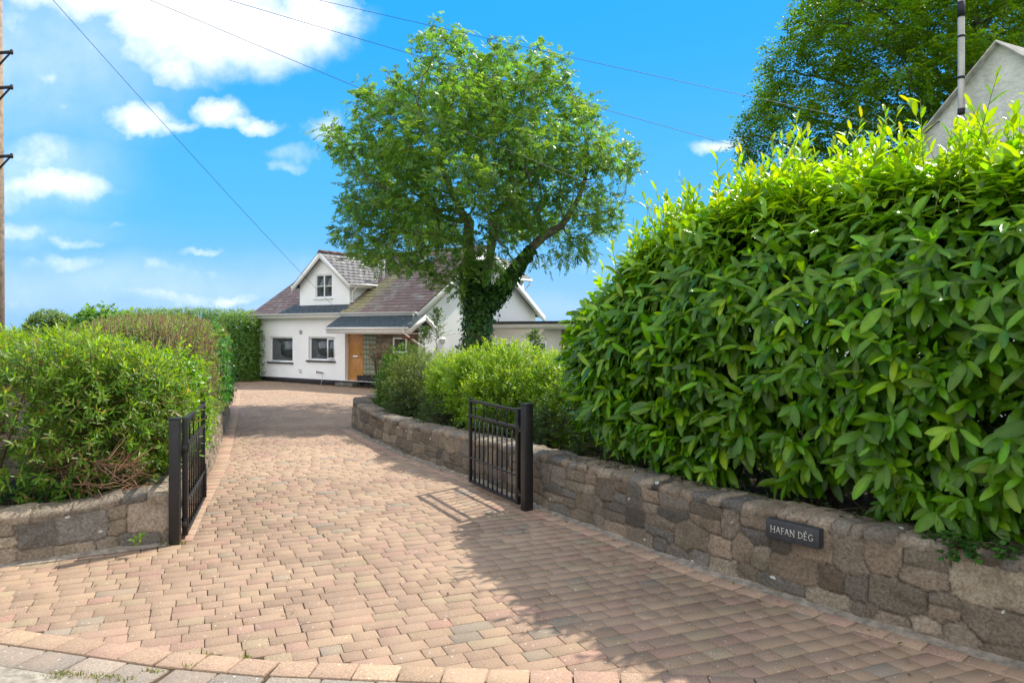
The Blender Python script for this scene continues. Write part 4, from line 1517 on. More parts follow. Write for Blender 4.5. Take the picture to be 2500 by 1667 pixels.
def leaves(name, P, A, N, L, Wd, col, mat, parent=None, shape='full', fold=.22, droop=.15, rib=1.0):
    """a mesh of modelled leaves: base P, axis A, face normal N, folded along the midrib"""
    n = len(P)
    A = norm(A)
    N = N - A * (A * N).sum(1, keepdims=True)
    N = norm(N)
    B = np.cross(A, N)
    ts, ws = STN[shape]
    L = np.broadcast_to(np.asarray(L, float), (n,))[:, None]
    Wd = np.broadcast_to(np.asarray(Wd, float), (n,))[:, None]
    rows, idx = [], []
    cnt = 0
    for t, wv in zip(ts, ws):
        c = P + A * L * t - N * L * droop * t * t
        if wv == 0:
            rows.append(c)
            idx.append([cnt])
            cnt += 1
        else:
            up = N * (Wd * wv * fold)
            sd = B * (Wd * wv * .5)
            if shape == 'quad':
                rows += [c - sd + up, c + sd + up]
                idx.append([cnt, cnt + 1])
                cnt += 2
            else:
                rows += [c - sd + up, c, c + sd + up]
                idx.append([cnt, cnt + 1, cnt + 2])
                cnt += 3
    V = np.stack(rows, 1)
    m = V.shape[1]
    base = (np.arange(n) * m)[:, None]
    fq, ft = [], []
    if shape == 'quad':
        fq.append([0, 1, 3, 2])
    else:
        for a, b in zip(idx[:-1], idx[1:]):
            if len(a) == 3 and len(b) == 3:
                fq += [[a[0], a[1], b[1], b[0]], [a[1], a[2], b[2], b[1]]]
            elif len(b) == 1:
                ft += [[a[0], a[1], b[0], b[0]], [a[1], a[2], b[0], b[0]]]
    F = []
    for f in fq:
        F.append(base + np.array(f)[None])
    nq = len(F) * n
    Fq = np.concatenate(F) if F else np.zeros((0, 4), int)
    tri = [base + np.array(f[:3])[None] for f in ft]
    Ft = np.concatenate(tri) if tri else np.zeros((0, 3), int)
    me = bpy.data.meshes.new(name)
    V2 = V.reshape(-1, 3).astype(np.float32)
    me.vertices.add(len(V2))
    off = np.zeros(3, np.float32)
    if parent is not None:
        off = np.array(parent.location, np.float32)
    me.vertices.foreach_set('co', (V2 - off).ravel())
    li = np.concatenate([Fq.ravel(), Ft.ravel()]).astype(np.int32)
    tot = np.concatenate([np.full(len(Fq), 4), np.full(len(Ft), 3)]).astype(np.int32)
    me.loops.add(len(li))
    me.loops.foreach_set('vertex_index', li)
    me.polygons.add(len(tot))
    me.polygons.foreach_set('loop_start', (np.cumsum(tot) - tot).astype(np.int32))
    me.polygons.foreach_set('loop_total', tot)
    me.polygons.foreach_set('use_smooth', np.ones(len(tot), bool))
    me.update(calc_edges=True)
    a = me.color_attributes.new('tint', 'FLOAT_COLOR', 'POINT')
    cc = np.ones((n, m, 4), np.float32)
    cc[:, :, :3] = np.asarray(col)[:, None, :]
    if rib != 1.0:
        for g_i in idx:
            if len(g_i) == 3:
                cc[:, g_i[1], :3] *= rib
    a.data.foreach_set('color', cc.ravel())
    o = bpy.data.objects.new(name, me)
    C.objects.link(o)
    me.materials.append(mat)
    if parent is not None:
        o.parent = parent
    return o


def sticks(name, A, B, r0, r1, col, mat, parent=None, seg=4):
    """many thin tapered twigs as one mesh"""
    n = len(A)
    D = norm(B - A)
    ref = np.where(np.abs(D[:, 2:3]) < .9, np.array([[0, 0, 1.]]), np.array([[1., 0, 0]]))
    U = norm(np.cross(D, ref))
    Wv = np.cross(D, U)
    r0 = np.broadcast_to(np.asarray(r0, float), (n,))[:, None]
    r1 = np.broadcast_to(np.asarray(r1, float), (n,))[:, None]
    rows = []
    for c, r in ((A, r0), (B, r1)):
        for k in range(seg):
            a = 2 * math.pi * k / seg
            rows.append(c + (U * math.cos(a) + Wv * math.sin(a)) * r)
    V = np.stack(rows, 1)
    m = 2 * seg
    base = (np.arange(n) * m)[:, None]
    F = np.concatenate([base + np.array([k, (k + 1) % seg, seg + (k + 1) % seg, seg + k])[None] for k in range(seg)])
    V = V.reshape(-1, 3)
    if parent is not None:
        V = V - np.array(parent.location)
    return raw_mesh(name, V, F, mat, parent, tint=np.repeat(col, m, 0), smooth=True)


def rnd_unit(n, r):
    return norm(r.normal(0, 1, (n, 3)))


class Clump:
    """superellipsoid body of foliage in its own turned frame"""

    def __init__(s, ctr, half, rz, p=3.5, rough=.12, rs=1.3):
        s.c, s.h, s.p, s.rough, s.rs = np.array(ctr, float), np.array(half, float), p, rough, rs
        s.R = np.array([[math.cos(rz), -math.sin(rz), 0], [math.sin(rz), math.cos(rz), 0], [0, 0, 1]])

    def surf(s, n, r, depth=.25, zmin=-1.0, wts=None):
        h = s.h
        ar = np.array([h[1] * h[2], h[1] * h[2], h[0] * h[2], h[0] * h[2], h[0] * h[1], h[0] * h[1] * .0])
        if wts is not None:
            ar = ar * np.array(wts)
        f = r.choice(6, n, p=ar / ar.sum())
        q = r.uniform(-1, 1, (n, 3))
        ax = f // 2
        # 0:+x 1:-x 2:+y 3:-y 4:+z
        sgn = np.where(f % 2 == 0, 1.0, -1.0)
        q[np.arange(n), ax] = sgn
        k = (np.abs(q) ** s.p).sum(1) ** (-1 / s.p)
        u = q * k[:, None]
        g = np.sign(u) * np.abs(u) ** (s.p - 1) / h
        N = norm(g)
        P = u * h
        w_ = P @ s.R.T + s.c
        nz_ = fbm(w_ * s.rs, 3) - .5
        P = P + N * (nz_ * s.rough * 2)[:, None]
        d = r.random(n) ** 1.6 * depth
        P = P - N * d[:, None]
        keep = u[:, 2] > zmin
        return (P @ s.R.T + s.c)[keep], (N @ s.R.T)[keep], d[keep]


def jitter_col(base, n, r, v=.16, hue=.08):
    b = np.array(base)
    c = np.tile(b, (n, 1)) if b.ndim == 1 else b[r.integers(0, len(b), n)]
    c = c * np.clip(r.normal(1, v, (n, 1)), .5, 1.7)
    c[:, 0] *= np.clip(r.normal(1, hue * 1.5, n), .6, 1.5)
    return np.clip(c, .002, .9)


def shoots(P, D, r, nl, slen, ang, L, Wd, grav, lenvar=.2, tip_small=.25):
    """leaves spiralled round little shoots; returns leaf bases, axes, normals, lengths, widths, k/nl, shoot index"""
    n = len(P)
    D = norm(D)
    ref = rnd_unit(n, r)
    U = norm(np.cross(D, ref))
    V = np.cross(D, U)
    ph = r.uniform(0, 6.283, n)
    out = [[] for _ in range(7)]
    slen = np.broadcast_to(np.asarray(slen, float), (n,))
    g = np.array([[0, 0, -1.0]])
    grav = np.broadcast_to(np.asarray(grav, float), (n,))[:, None]
    for k in range(nl):
        f = (k + .5) / nl
        a = ph + k * 2.39996 + r.normal(0, .2, n)
        perp = U * np.cos(a)[:, None] + V * np.sin(a)[:, None]
        th = rad(ang[0]) * (1 - f) + rad(ang[1]) * f + r.normal(0, .14, n)
        ax = norm(D * np.cos(th)[:, None] + perp * np.sin(th)[:, None] + g * grav * (1 - .6 * f))
        out[0].append(P + D * (slen * f)[:, None])
        out[1].append(ax)
        out[2].append(D * .9 - g * .5 + rnd_unit(n, r) * .25)
        sz = (1 - tip_small * f) * np.clip(r.normal(1, lenvar, n), .5, 1.5)
        out[3].append(L * sz)
        out[4].append(Wd * sz * np.clip(r.normal(1, .1, n), .7, 1.3))
        out[5].append(np.full(n, f))
        out[6].append(np.arange(n))
    return [np.concatenate(o) for o in out]


# ------------------------------------------------------------------ laurel hedge
def laurel():
    r = np.random.default_rng(3)
    hd = math.atan2(-5.6, 3.65)
    ux = np.array((math.cos(hd), math.sin(hd)))
    nx = np.array((.83, .56))
    root = empty('laurel_hedge', (2.9, 6.2, 0))
    # body: long superellipsoid along the wall
    half = np.array((4.6, 1.15, 1.78))
    ZS = [.46, .63, .74, .80, .83, .79, .75]
    a0 = np.array((.63, 8.55))
    ZB = .46
    ctr = a0 + ux * half[0] * .985 + nx * (half[1] - .02)
    cl = Clump((ctr[0], ctr[1], ZB + half[2]), half, hd, p=4.6, rough=.27, rs=1.0)
    # front is -y or +y in its frame?
    fr = cl.R @ np.array((0, 1, 0))
    front_is_plus = (fr[:2] @ nx) < 0
    wts = [1.2, 0, 1, .25, 1.0, 0] if front_is_plus else [1.2, 0, .25, 1, 1.0, 0]
    wts[0], wts[1] = .15, 1.3            # -x end is the far end seen from the gate
    P, N, d = cl.surf(4500, r, .34, zmin=-.98, wts=wts)
    def lean(Q, Nq):
        up_ = np.clip((Q[:, 2] - 1.55) / 2.2, 0, 1) ** 1.5
        Q[:, :2] += nx[None] * (up_ * .55 - .24 * np.sin(np.pi * np.clip((Q[:, 2] - .5) / 2.4, 0, 1)))[:, None]
        Nq[:, 2] += up_ * .55
        return Q, norm(Nq)
    # height grows towards the camera
    al = (P[:, :2] - a0) @ ux
    zsc = np.interp(al, [-.6, .1, .9, 1.8, 3.0, 5.0, 9], ZS)
    P[:, 2] = ZB + (P[:, 2] - ZB) * zsc
    P, N = lean(P, N)
    keep = P[:, 2] > .54 + .16 * r.random(len(P))
    # ragged foot: gaps where the bare stems show
    gap = (fbm(np.c_[P[:, :2] * 1.6, np.zeros(len(P))], 2) > .53) & (P[:, 2] < .98)
    keep &= ~gap
    keep &= (P[:, 1] > 1.9)
    P, N, d = P[keep], N[keep], d[keep]
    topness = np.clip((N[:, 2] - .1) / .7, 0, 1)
    D = N * (1 - .45 * topness)[:, None] + np.array([[0, 0, 1.]]) * (.12 + .75 * topness)[:, None] + rnd_unit(len(P), r) * .42
    grav = 1.05 - .95 * topness
    bp, ax, nn, L, Wd, f, si = shoots(P - norm(D) * .10, D, r, 8, .23, (78, 40), .205, .066, grav, .22)
    tp = topness[si]
    dp = d[si]
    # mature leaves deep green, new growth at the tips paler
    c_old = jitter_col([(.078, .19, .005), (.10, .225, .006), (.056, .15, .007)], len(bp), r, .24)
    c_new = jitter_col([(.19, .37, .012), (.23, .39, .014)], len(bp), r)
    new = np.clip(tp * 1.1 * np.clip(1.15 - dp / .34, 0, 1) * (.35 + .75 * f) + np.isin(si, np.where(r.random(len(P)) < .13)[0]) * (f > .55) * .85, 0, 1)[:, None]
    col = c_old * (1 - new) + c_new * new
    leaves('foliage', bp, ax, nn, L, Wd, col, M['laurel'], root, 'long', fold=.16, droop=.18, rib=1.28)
    # inner foliage, darker green and sparser
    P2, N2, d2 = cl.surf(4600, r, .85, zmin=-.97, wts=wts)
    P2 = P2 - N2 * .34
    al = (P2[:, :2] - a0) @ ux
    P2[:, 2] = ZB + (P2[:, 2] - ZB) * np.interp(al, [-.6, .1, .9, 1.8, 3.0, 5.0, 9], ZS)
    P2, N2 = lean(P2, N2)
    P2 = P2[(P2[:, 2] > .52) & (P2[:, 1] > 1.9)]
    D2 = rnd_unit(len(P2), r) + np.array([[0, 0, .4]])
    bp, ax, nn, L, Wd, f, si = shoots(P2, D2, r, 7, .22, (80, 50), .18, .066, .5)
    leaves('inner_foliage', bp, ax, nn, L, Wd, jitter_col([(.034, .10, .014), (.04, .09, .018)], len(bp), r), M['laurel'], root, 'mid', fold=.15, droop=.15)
    # upright new spires on the top
    T, N3, d3 = cl.surf(2200, r, .05, zmin=.55, wts=[0.05, .3, .45, .45, 1, 0])
    al = (T[:, :2] - a0) @ ux
    T[:, 2] = ZB + (T[:, 2] - ZB) * np.interp(al, [-.6, .1, .9, 1.8, 3.0, 5.0, 9], ZS)
    T, N3 = lean(T, N3)
    k = (N3[:, 2] > .5) & (T[:, 1] > 2.5)
    T = T[k][:700]
    ln = r.uniform(.18, .58, len(T)) * np.where(r.random(len(T)) < .25, 1.35, 1)
    D3 = np.array([[0, 0, 1.]]) + r.normal(0, .20, (len(T), 3)) * np.array([[1, 1, .2]])
    bp, ax, nn, L, Wd, f, si = shoots(T, D3, r, 11, ln, (72, 22), .160, .049, .05, tip_small=.38)
    c = jitter_col([(.22, .38, .012), (.25, .40, .014), (.18, .35, .014)], len(bp), r)
    c[f > .93] = c[f > .93] * np.array((1.35, .97, 1.0))
    leaves('spire_foliage', bp, ax, nn, L, Wd, c, M['laurel'], root, 'long', fold=.20, droop=.10, rib=1.2)
    D3 = norm(D3)
    sticks('spire_stems', T - D3 * .2, T + D3 * ln[:, None], .005, .002, jitter_col((.16, .22, .05), len(T), r), M['twig'], root)
    # bare stems and the dark twiggy inside
    nS = 90
    t = r.uniform(0.05, .98, nS) * 2 * half[0]
    o_ = r.uniform(.45, 1.5, nS)
    base = np.c_[a0[0] + ux[0] * t + nx[0] * o_, a0[1] + ux[1] * t + nx[1] * o_, np.full(nS, .38)]
    tip = base + np.c_[r.normal(0, .25, (nS, 2)), r.uniform(1.0, 2.1, nS) * np.interp(t, [0, .9, 2.4, 4], [.45, .6, .85, 1])]
    kk = base[:, 1] > 2
    sticks('stems', base[kk], tip[kk], .024, .010, jitter_col((.075, .06, .042), kk.sum(), r), M['twig'], root, 6)
    nS = 1500
    t = r.uniform(0.05, .98, nS) * 2 * half[0]
    o_ = r.uniform(.3, 1.5, nS)
    base = np.c_[a0[0] + ux[0] * t + nx[0] * o_, a0[1] + ux[1] * t + nx[1] * o_, r.uniform(.5, 2.4, nS) * np.interp(t, [0, .9, 2.4, 4], [.5, .65, .9, 1])]
    tip = base + rnd_unit(nS, r) * r.uniform(.25, .7, (nS, 1)) + np.c_[np.zeros((nS, 2)), np.full(nS, .12)]
    kk = base[:, 1] > 2
    sticks('inner_twigs', base[kk], tip[kk], .007, .003, jitter_col((.09, .07, .045), kk.sum(), r), M['twig'], root, 4)
    tag(root, 'tall glossy cherry laurel hedge with pale upright shoots, overhanging the right stone wall', 'hedge')


laurel()


# ------------------------------------------------------------------ broad shrubs with small leaves
def shrub(name, label, cat, clumps, n, L, Wd, cols, nl=7, slen=.10, ang=(70, 30), grav=.12, up=.55, depth=.3, seed=1, shape='mid', tipcol=None,
          twigs=200, twigcol=(.12, .09, .06), base_z=.1, top_tip=True, mat='shrub', fold=.2, group=None, wild=.5, zmin=-.75, stems=14):
    r = np.random.default_rng(seed)
    c0 = np.mean([c.c for c in clumps], 0)
    root = empty(name, (c0[0], c0[1], base_z))
    Ps, Ns, ds = [], [], []
    vol = np.array([c.h[0] * c.h[1] + c.h[0] * c.h[2] + c.h[1] * c.h[2] for c in clumps])
    for c, v in zip(clumps, vol / vol.sum()):
        P, N, d = c.surf(int(n * v), r, depth, zmin=zmin)
        Ps.append(P)
        Ns.append(N)
        ds.append(d)
    P, N, d = np.concatenate(Ps), np.concatenate(Ns), np.concatenate(ds)
    k = P[:, 2] > base_z - .03
    P, N, d = P[k], N[k], d[k]
    D = N + np.array([[0, 0, up]]) + rnd_unit(len(P), r) * wild
    bp, ax, nn, Ls, Ws, f, si = shoots(P, D, r, nl, slen * np.clip(r.normal(1, .3, len(P)), .4, 2), ang, L, Wd, grav)
    col = jitter_col(cols, len(bp), r)
    if tipcol is not None:
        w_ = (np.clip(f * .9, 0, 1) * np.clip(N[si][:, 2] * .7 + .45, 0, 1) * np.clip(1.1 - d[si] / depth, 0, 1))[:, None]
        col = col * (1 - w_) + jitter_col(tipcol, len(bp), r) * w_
    leaves('foliage', bp, ax, nn, Ls, Ws, col, M[mat], root, shape, fold=fold, droop=.12)
    if twigs:
        i = r.integers(0, len(P), twigs)
        A = P[i] - N[i] * r.uniform(.1, .5, (twigs, 1)) + rnd_unit(twigs, r) * .1
        B = P[i] + norm(D[i]) * r.uniform(.0, .14, (twigs, 1))
        sticks('twigs', A, B, .005, .002, jitter_col(twigcol, twigs, r, .25), M['twig'], root, 4)
    if stems:
        A, B = [], []
        for c in clumps:
            for q in range(max(4, stems // len(clumps))):
                o_ = (r.uniform(-.55, .55, 3) * c.h)
                o2 = o_ * np.array((.5, .5, 0))
                A.append(np.array((*(c.R @ o2 + c.c)[:2], base_z - .05)))
                B.append(c.R @ np.array((o_[0], o_[1], c.h[2] * r.uniform(.1, .6))) + c.c)
        A, B = np.array(A), np.array(B)
        sticks('stems', A, B, .018, .008, jitter_col(np.array(twigcol) * .8, len(A), r), M['twig'], root, 6)
    tag(root, label, cat, group)
    return root


hd = math.atan2(.44, .9)
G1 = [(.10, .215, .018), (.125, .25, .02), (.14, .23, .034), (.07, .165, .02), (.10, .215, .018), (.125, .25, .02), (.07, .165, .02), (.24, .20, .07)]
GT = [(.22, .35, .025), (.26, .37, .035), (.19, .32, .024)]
BR = [(.29, .185, .115), (.34, .225, .135), (.22, .13, .085), (.38, .27, .165)]
# near left lance-leaved hedge
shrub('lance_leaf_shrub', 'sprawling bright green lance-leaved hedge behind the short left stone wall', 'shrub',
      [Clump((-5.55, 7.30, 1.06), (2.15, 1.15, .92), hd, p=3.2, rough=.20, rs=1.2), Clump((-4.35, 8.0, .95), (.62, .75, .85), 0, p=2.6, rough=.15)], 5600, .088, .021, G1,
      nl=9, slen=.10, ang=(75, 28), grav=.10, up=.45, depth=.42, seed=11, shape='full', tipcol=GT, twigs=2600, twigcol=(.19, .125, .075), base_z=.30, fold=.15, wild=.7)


def bare_twigs(name, label, cat, ctr, half, n, dirv, lo, hi, seed, cols):
    r = np.random.default_rng(seed)
    root = empty(name, (ctr[0], ctr[1], .3))
    A = np.array(ctr) + r.uniform(-1, 1, (n, 3)) * np.array(half)
    D = norm(np.array([dirv]) + rnd_unit(n, r) * .7)
    L = r.uniform(lo, hi, (n, 1))
    Bm = A + D * L * .5 + rnd_unit(n, r) * .02
    B2 = Bm + norm(D + rnd_unit(n, r) * .3) * L * .5
    c = jitter_col(cols, n, r, .25)
    sticks('twigs', np.concatenate([A, Bm]), np.concatenate([Bm, B2]), np.r_[np.full(n, .0055), np.full(n, .004)], np.r_[np.full(n, .004), np.full(n, .0018)], np.concatenate([c, c]), M['twig'], root)
    tag(root, label, cat)
    return root


bare_twigs('bare_shrub', 'tangle of bare brown twigs low in the left hedge beside the black gate post', 'shrub', (-4.05, 7.02, .64), (.46, .18, .15), 240, (.85, -.12, .15), .14, .34, 4, [(.22, .13, .08), (.28, .17, .10), (.17, .10, .065)])

# brown clipped hedge along the left of the drive
hang = math.atan2(9.0, -3.05)
eu = np.array((math.cos(hang), math.sin(hang)))
el_ = np.array((-eu[1], eu[0]))


def along(t, off):
    p = np.array((-3.62, 8.2)) + eu * t + el_ * off
    return p


pc = along(5.6, .78)
cb2 = Clump((pc[0], pc[1], 1.20), (5.3, .92, .95), hang, p=4.0, rough=.13, rs=1.4)
hedge2 = shrub('clipped_hedge', 'straggly clipped hedge with brown bare twigs along the left edge of the drive', 'hedge', [cb2], 5200, .042, .021,
               [(.11, .21, .034), (.135, .24, .04), (.095, .18, .034), (.19, .19, .07)], nl=7, slen=.09, ang=(75, 40), up=.4, depth=.22, seed=21, shape='mid',
               tipcol=[(.14, .24, .04), (.17, .25, .07)], twigs=900, twigcol=(.16, .11, .07), base_z=.25, wild=.8)
rr = np.random.default_rng(8)
P, N, d = cb2.surf(8000, rr, .10, zmin=-.1)
D = norm(np.c_[rr.normal(0, .22, (len(P), 2)), np.full(len(P), 1.0)] + N * .35)
ln = rr.uniform(.10, .30, (len(P), 1))
msk = (fbm(P * 1.3, 2) + .10 * (P[:, 2] - 1.6) > .36)
sticks('clipped_twigs', (P - D * ln * .6)[msk], (P + D * ln * .4)[msk], .0062, .003, jitter_col(BR, msk.sum(), rr, .22), M['twig'], hedge2)

# ivy and bramble on the drive face and top of that hedge
iv = [Clump((*along(4.9, .02), 1.35), (1.0, .22, .75), hang, p=2.4, rough=.06), Clump((*along(7.6, .06), 1.15), (1.2, .22, .80), hang, p=2.4, rough=.06)]
shrub('climbing_ivy', 'broad dark ivy leaves climbing the drive face of the brown hedge', 'ivy', iv, 520, .075, .062, [(.05, .17, .03), (.065, .20, .035), (.08, .22, .045)], nl=4, slen=.12,
      ang=(80, 50), grav=.35, up=0, depth=.12, seed=31, shape='oval', twigs=30, base_z=.3, mat='ivy', stems=0, zmin=-1)
pb = at(232 * 1.063, 745 * 1.063, 11.2)
shrub('bramble_bush', 'leafy bramble growing out of the top of the brown hedge', 'bush', [Clump((pb.x + .12, pb.y, 1.98), (.42, .4, .25), 0, p=2.3, rough=.2), Clump((pb.x, pb.y, 2.12), (.24, .3, .2), 0, p=2, rough=.2)],
      420, .085, .06, [(.09, .23, .045), (.115, .27, .06)], nl=4, slen=.13, ang=(75, 35), grav=.3, up=.5, depth=.25, seed=33, shape='oval', tipcol=[(.15, .27, .09)], twigs=60, base_z=1.7, stems=6)
shrub('glossy_bush', 'small glossy bright green bush behind the left gate', 'bush', [Clump((-4.02, 8.55, 1.05), (.34, .55, .72), 0, p=2.6, rough=.14)], 560, .062, .034,
      [(.10, .25, .014), (.13, .28, .016)], nl=6, slen=.10, ang=(75, 35), grav=.2, up=.4, depth=.16, seed=35, shape='oval', tipcol=[(.22, .36, .025)], twigs=20, base_z=.35, mat='laurel')
# far clipped hedge beside the house
pf = at(505 * 1.063, 800 * 1.063, 30.5)
cf = Clump((pf.x - 1.6, pf.y + .9, 1.32), (3.3, 1.1, 1.50), rad(10), p=5, rough=.10, rs=.9)
shrub('clipped_hedge', 'tall flat-topped green hedge against the left end of the white house', 'hedge', [cf, Clump((pf.x + .85, pf.y + .0, 1.15), (.85, .9, 1.46), 0, p=5, rough=.08), Clump((pf.x + .80, pf.y + .1, 1.05), (.6, .65, 1.3), 0, p=5, rough=.05), Clump((pf.x - 1.5, pf.y + .95, 1.2), (3.1, .85, 1.4), rad(10), p=5, rough=.05)], 16000, .075, .045,
      [(.07, .17, .028), (.09, .195, .032), (.115, .22, .036)], nl=5, slen=.12, ang=(75, 40), up=.4, depth=.25, seed=41, shape='quad', tipcol=[(.19, .27, .06)], twigs=0, base_z=-.05, fold=.1, stems=0, zmin=-1.0)

# right-hand shrubs behind the stone wall
OL = [(.065, .115, .028), (.08, .135, .034), (.052, .095, .026)]
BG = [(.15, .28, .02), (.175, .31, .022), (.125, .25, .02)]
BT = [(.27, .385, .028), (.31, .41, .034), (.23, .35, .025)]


def cpt(px, py, dd):
    p = at(px * 1.063, py * 1.063, dd)
    return (p.x, p.y, p.z)


def scl(px, py, dd, wpx, hz, hy=.7, **k):
    """clump whose top centre is seen at display pixel (px, py)"""
    x, y, z = cpt(px, py, dd)
    return Clump((x, y, z - hz), (wpx * 1.063 / FPX * dd, hy, hz), rad(-25), **k)


shrub('olive_shrub', 'dark olive small-leaved shrub at the far end of the right stone wall', 'shrub',
      [scl(985, 812, 14.2, 92, .62, .7, p=2.6, rough=.20, rs=1.5), scl(955, 850, 13.9, 60, .55, .6, p=2.4, rough=.2), scl(1040, 840, 13.0, 70, .60, .6, p=2.4, rough=.2)],
      4200, .038, .018, OL, nl=8, slen=.11, ang=(70, 30), up=.5, depth=.35, seed=51, tipcol=[(.15, .22, .05), (.19, .20, .07)], twigs=260, base_z=.4, shape='mid', wild=.8)
shrub('green_shrub', 'rounded fresh green shrub in front of the porch stonework', 'shrub',
      [scl(935, 800, 15.2, 52, .62, .6, p=2.5, rough=.18), scl(905, 840, 15.3, 32, .5, .5, p=2.4, rough=.15)], 2200, .040, .020, [(.075, .19, .024), (.095, .22, .028), (.065, .16, .026)], nl=7, slen=.10,
      up=.5, depth=.28, seed=52, tipcol=[(.19, .32, .04), (.17, .29, .055)], twigs=120, base_z=.4)
shrub('yellow_green_shrub', 'bright yellow-green shrub in the middle, behind the right gate', 'shrub',
      [scl(1120, 800, 11.8, 75, .62, .7, p=2.6, rough=.22, rs=1.6), scl(1215, 806, 11.2, 90, .62, .7, p=2.6, rough=.22, rs=1.6), scl(1300, 815, 10.6, 70, .60, .7, p=2.6, rough=.2, rs=1.6), scl(1365, 835, 10.0, 70, .65, .6, p=2.6, rough=.2, rs=1.6), scl(1060, 822, 12.4, 60, .55, .6, p=2.6, rough=.2, rs=1.6), scl(1170, 850, 11.0, 110, .5, .6, p=2.6, rough=.2)],
      6600, .058, .024, BG, nl=9, slen=.13, ang=(70, 25), up=.6, depth=.30, seed=53, tipcol=BT, twigs=300, base_z=.4, wild=.7)
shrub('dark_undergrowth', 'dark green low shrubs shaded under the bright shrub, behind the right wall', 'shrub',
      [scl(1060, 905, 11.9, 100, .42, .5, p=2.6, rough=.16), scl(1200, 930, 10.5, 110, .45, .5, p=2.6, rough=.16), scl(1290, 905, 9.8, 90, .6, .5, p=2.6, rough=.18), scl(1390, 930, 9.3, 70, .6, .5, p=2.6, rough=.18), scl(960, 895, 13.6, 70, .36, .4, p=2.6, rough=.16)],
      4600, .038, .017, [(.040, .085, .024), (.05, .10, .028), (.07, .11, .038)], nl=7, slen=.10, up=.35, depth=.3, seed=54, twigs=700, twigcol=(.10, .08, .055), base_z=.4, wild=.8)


def sapling(px, pyt, pyb, dd, seed, label, spread=.16, n=60, group=None):
    r = np.random.default_rng(seed)
    a, b = np.array(cpt(px, pyb, dd)), np.array(cpt(px, pyt, dd))
    root = empty('sapling', tuple(a))
    k = 9
    pts = np.array([a + (b - a) * i / k + np.r_[r.normal(0, .012, 2), 0] for i in range(k + 1)])
    sticks('stem', pts[:-1], pts[1:], np.linspace(.009, .004, k), np.linspace(.0085, .003, k), np.tile((.13, .11, .06), (k, 1)), M['twig'], root, 5)
    t = r.uniform(.25, 1, n)
    P = a + (b - a) * t[:, None]
    D = norm(np.c_[r.normal(0, 1, (n, 2)), r.uniform(.2, 1.0, n)])
    ln = spread * (1.15 - t) * r.uniform(.4, 1.1, n) + .03
    E = P + D * ln[:, None]
    sticks('side_twigs', P, E, .003, .0015, np.tile((.13, .13, .05), (n, 1)), M['twig'], root, 4)
    bp, ax, nn, L, Wd, f, si = shoots(P + D * (ln * .3)[:, None], D, r, 6, ln * .8, (75, 30), .06, .026, .1)
    leaves('foliage', bp, ax, nn, L, Wd, jitter_col([(.06, .13, .02), (.09, .16, .03)], len(bp), r), M['shrub'], root, 'mid')
    tag(root, label, 'sapling', group)


sapling(1003, 712, 805, 15.6, 61, 'taller thin sapling against the white gable, left of the ash trunk', .42, 60)
sapling(975, 755, 808, 15.9, 62, 'shorter thin sapling close to the porch corner of the white house', .30, 44)
sapling(1228, 762, 800, 13.2, 63, 'thin leafy sapling in front of the flat-roofed extension', .24, 40)
rp = cpt(872, 806, 15.4)
shrub('red_tipped_shrub', 'loose shrub with small red young leaves beside the porch', 'shrub', [Clump((rp[0] + .1, rp[1], rp[2] - .15), (.40, .3, .3), 0, p=2, rough=.2)], 100, .06, .024,
      [(.10, .10, .04), (.20, .05, .04), (.08, .13, .03)], nl=4, slen=.14, up=.7, depth=.3, seed=64, twigs=30, base_z=.5, stems=6, wild=1)


# ------------------------------------------------------------------ trees grown by space colonisation
def colonise(nodes, par, att, step, infl, kill, iters, r, trop):
    nodes = [np.array(p, float) for p in nodes]
    par = list(par)
    att = np.array(att)
    near = np.full(len(att), -1)
    nd = np.full(len(att), 1e9)

    def upd(i0):
        nonlocal near, nd
        Q = np.array(nodes[i0:])
        for s0 in range(0, len(Q), 400):
            dd = np.linalg.norm(att[:, None] - Q[None, s0:s0 + 400], axis=2)
            j = dd.argmin(1)
            m = dd[np.arange(len(att)), j]
            b = m < nd
            nd[b] = m[b]
            near[b] = j[b] + i0 + s0
    upd(0)
    grown = {}
    for it in range(iters):
        if len(att) == 0:
            break
        act = nd < infl
        if not act.any():
            act = nd < nd.min() + step
        who = near[act]
        dv = norm(att[act] - np.array(nodes)[who])
        u, inv = np.unique(who, return_inverse=True)
        s = np.zeros((len(u), 3))
        np.add.at(s, inv, dv)
        s = norm(norm(s) + r.normal(0, .12, s.shape) + np.array(trop))
        i0 = len(nodes)
        dead = []
        for k, i in enumerate(u):
            grown[i] = grown.get(i, 0) + 1
            if grown[i] > 3:
                dead.append(i)
                continue
            nodes.append(nodes[i] + s[k] * step)
            par.append(int(i))
        keep = ~(act & np.isin(near, dead))
        att, near, nd = att[keep], near[keep], nd[keep]
        if len(nodes) > i0:
            upd(i0)
        keep = nd > kill
        att, near, nd = att[keep], near[keep], nd[keep]
    return np.array(nodes), np.array(par)


def lobes(spec, n, r, shell=.35):
    """attraction points through the crown's lobes, denser to the outside"""
    vol = np.array([a * b * c for *_, a, b, c in spec]) ** .75
    out = []
    for (x, y, z, a, b, c), v in zip(spec, vol / vol.sum()):
        k = int(n * v)
        u = rnd_unit(k, r) * (r.random((k, 1)) ** shell)
        out.append(np.array((x, y, z)) + u * np.array((a, b, c)))
    return np.concatenate(out)


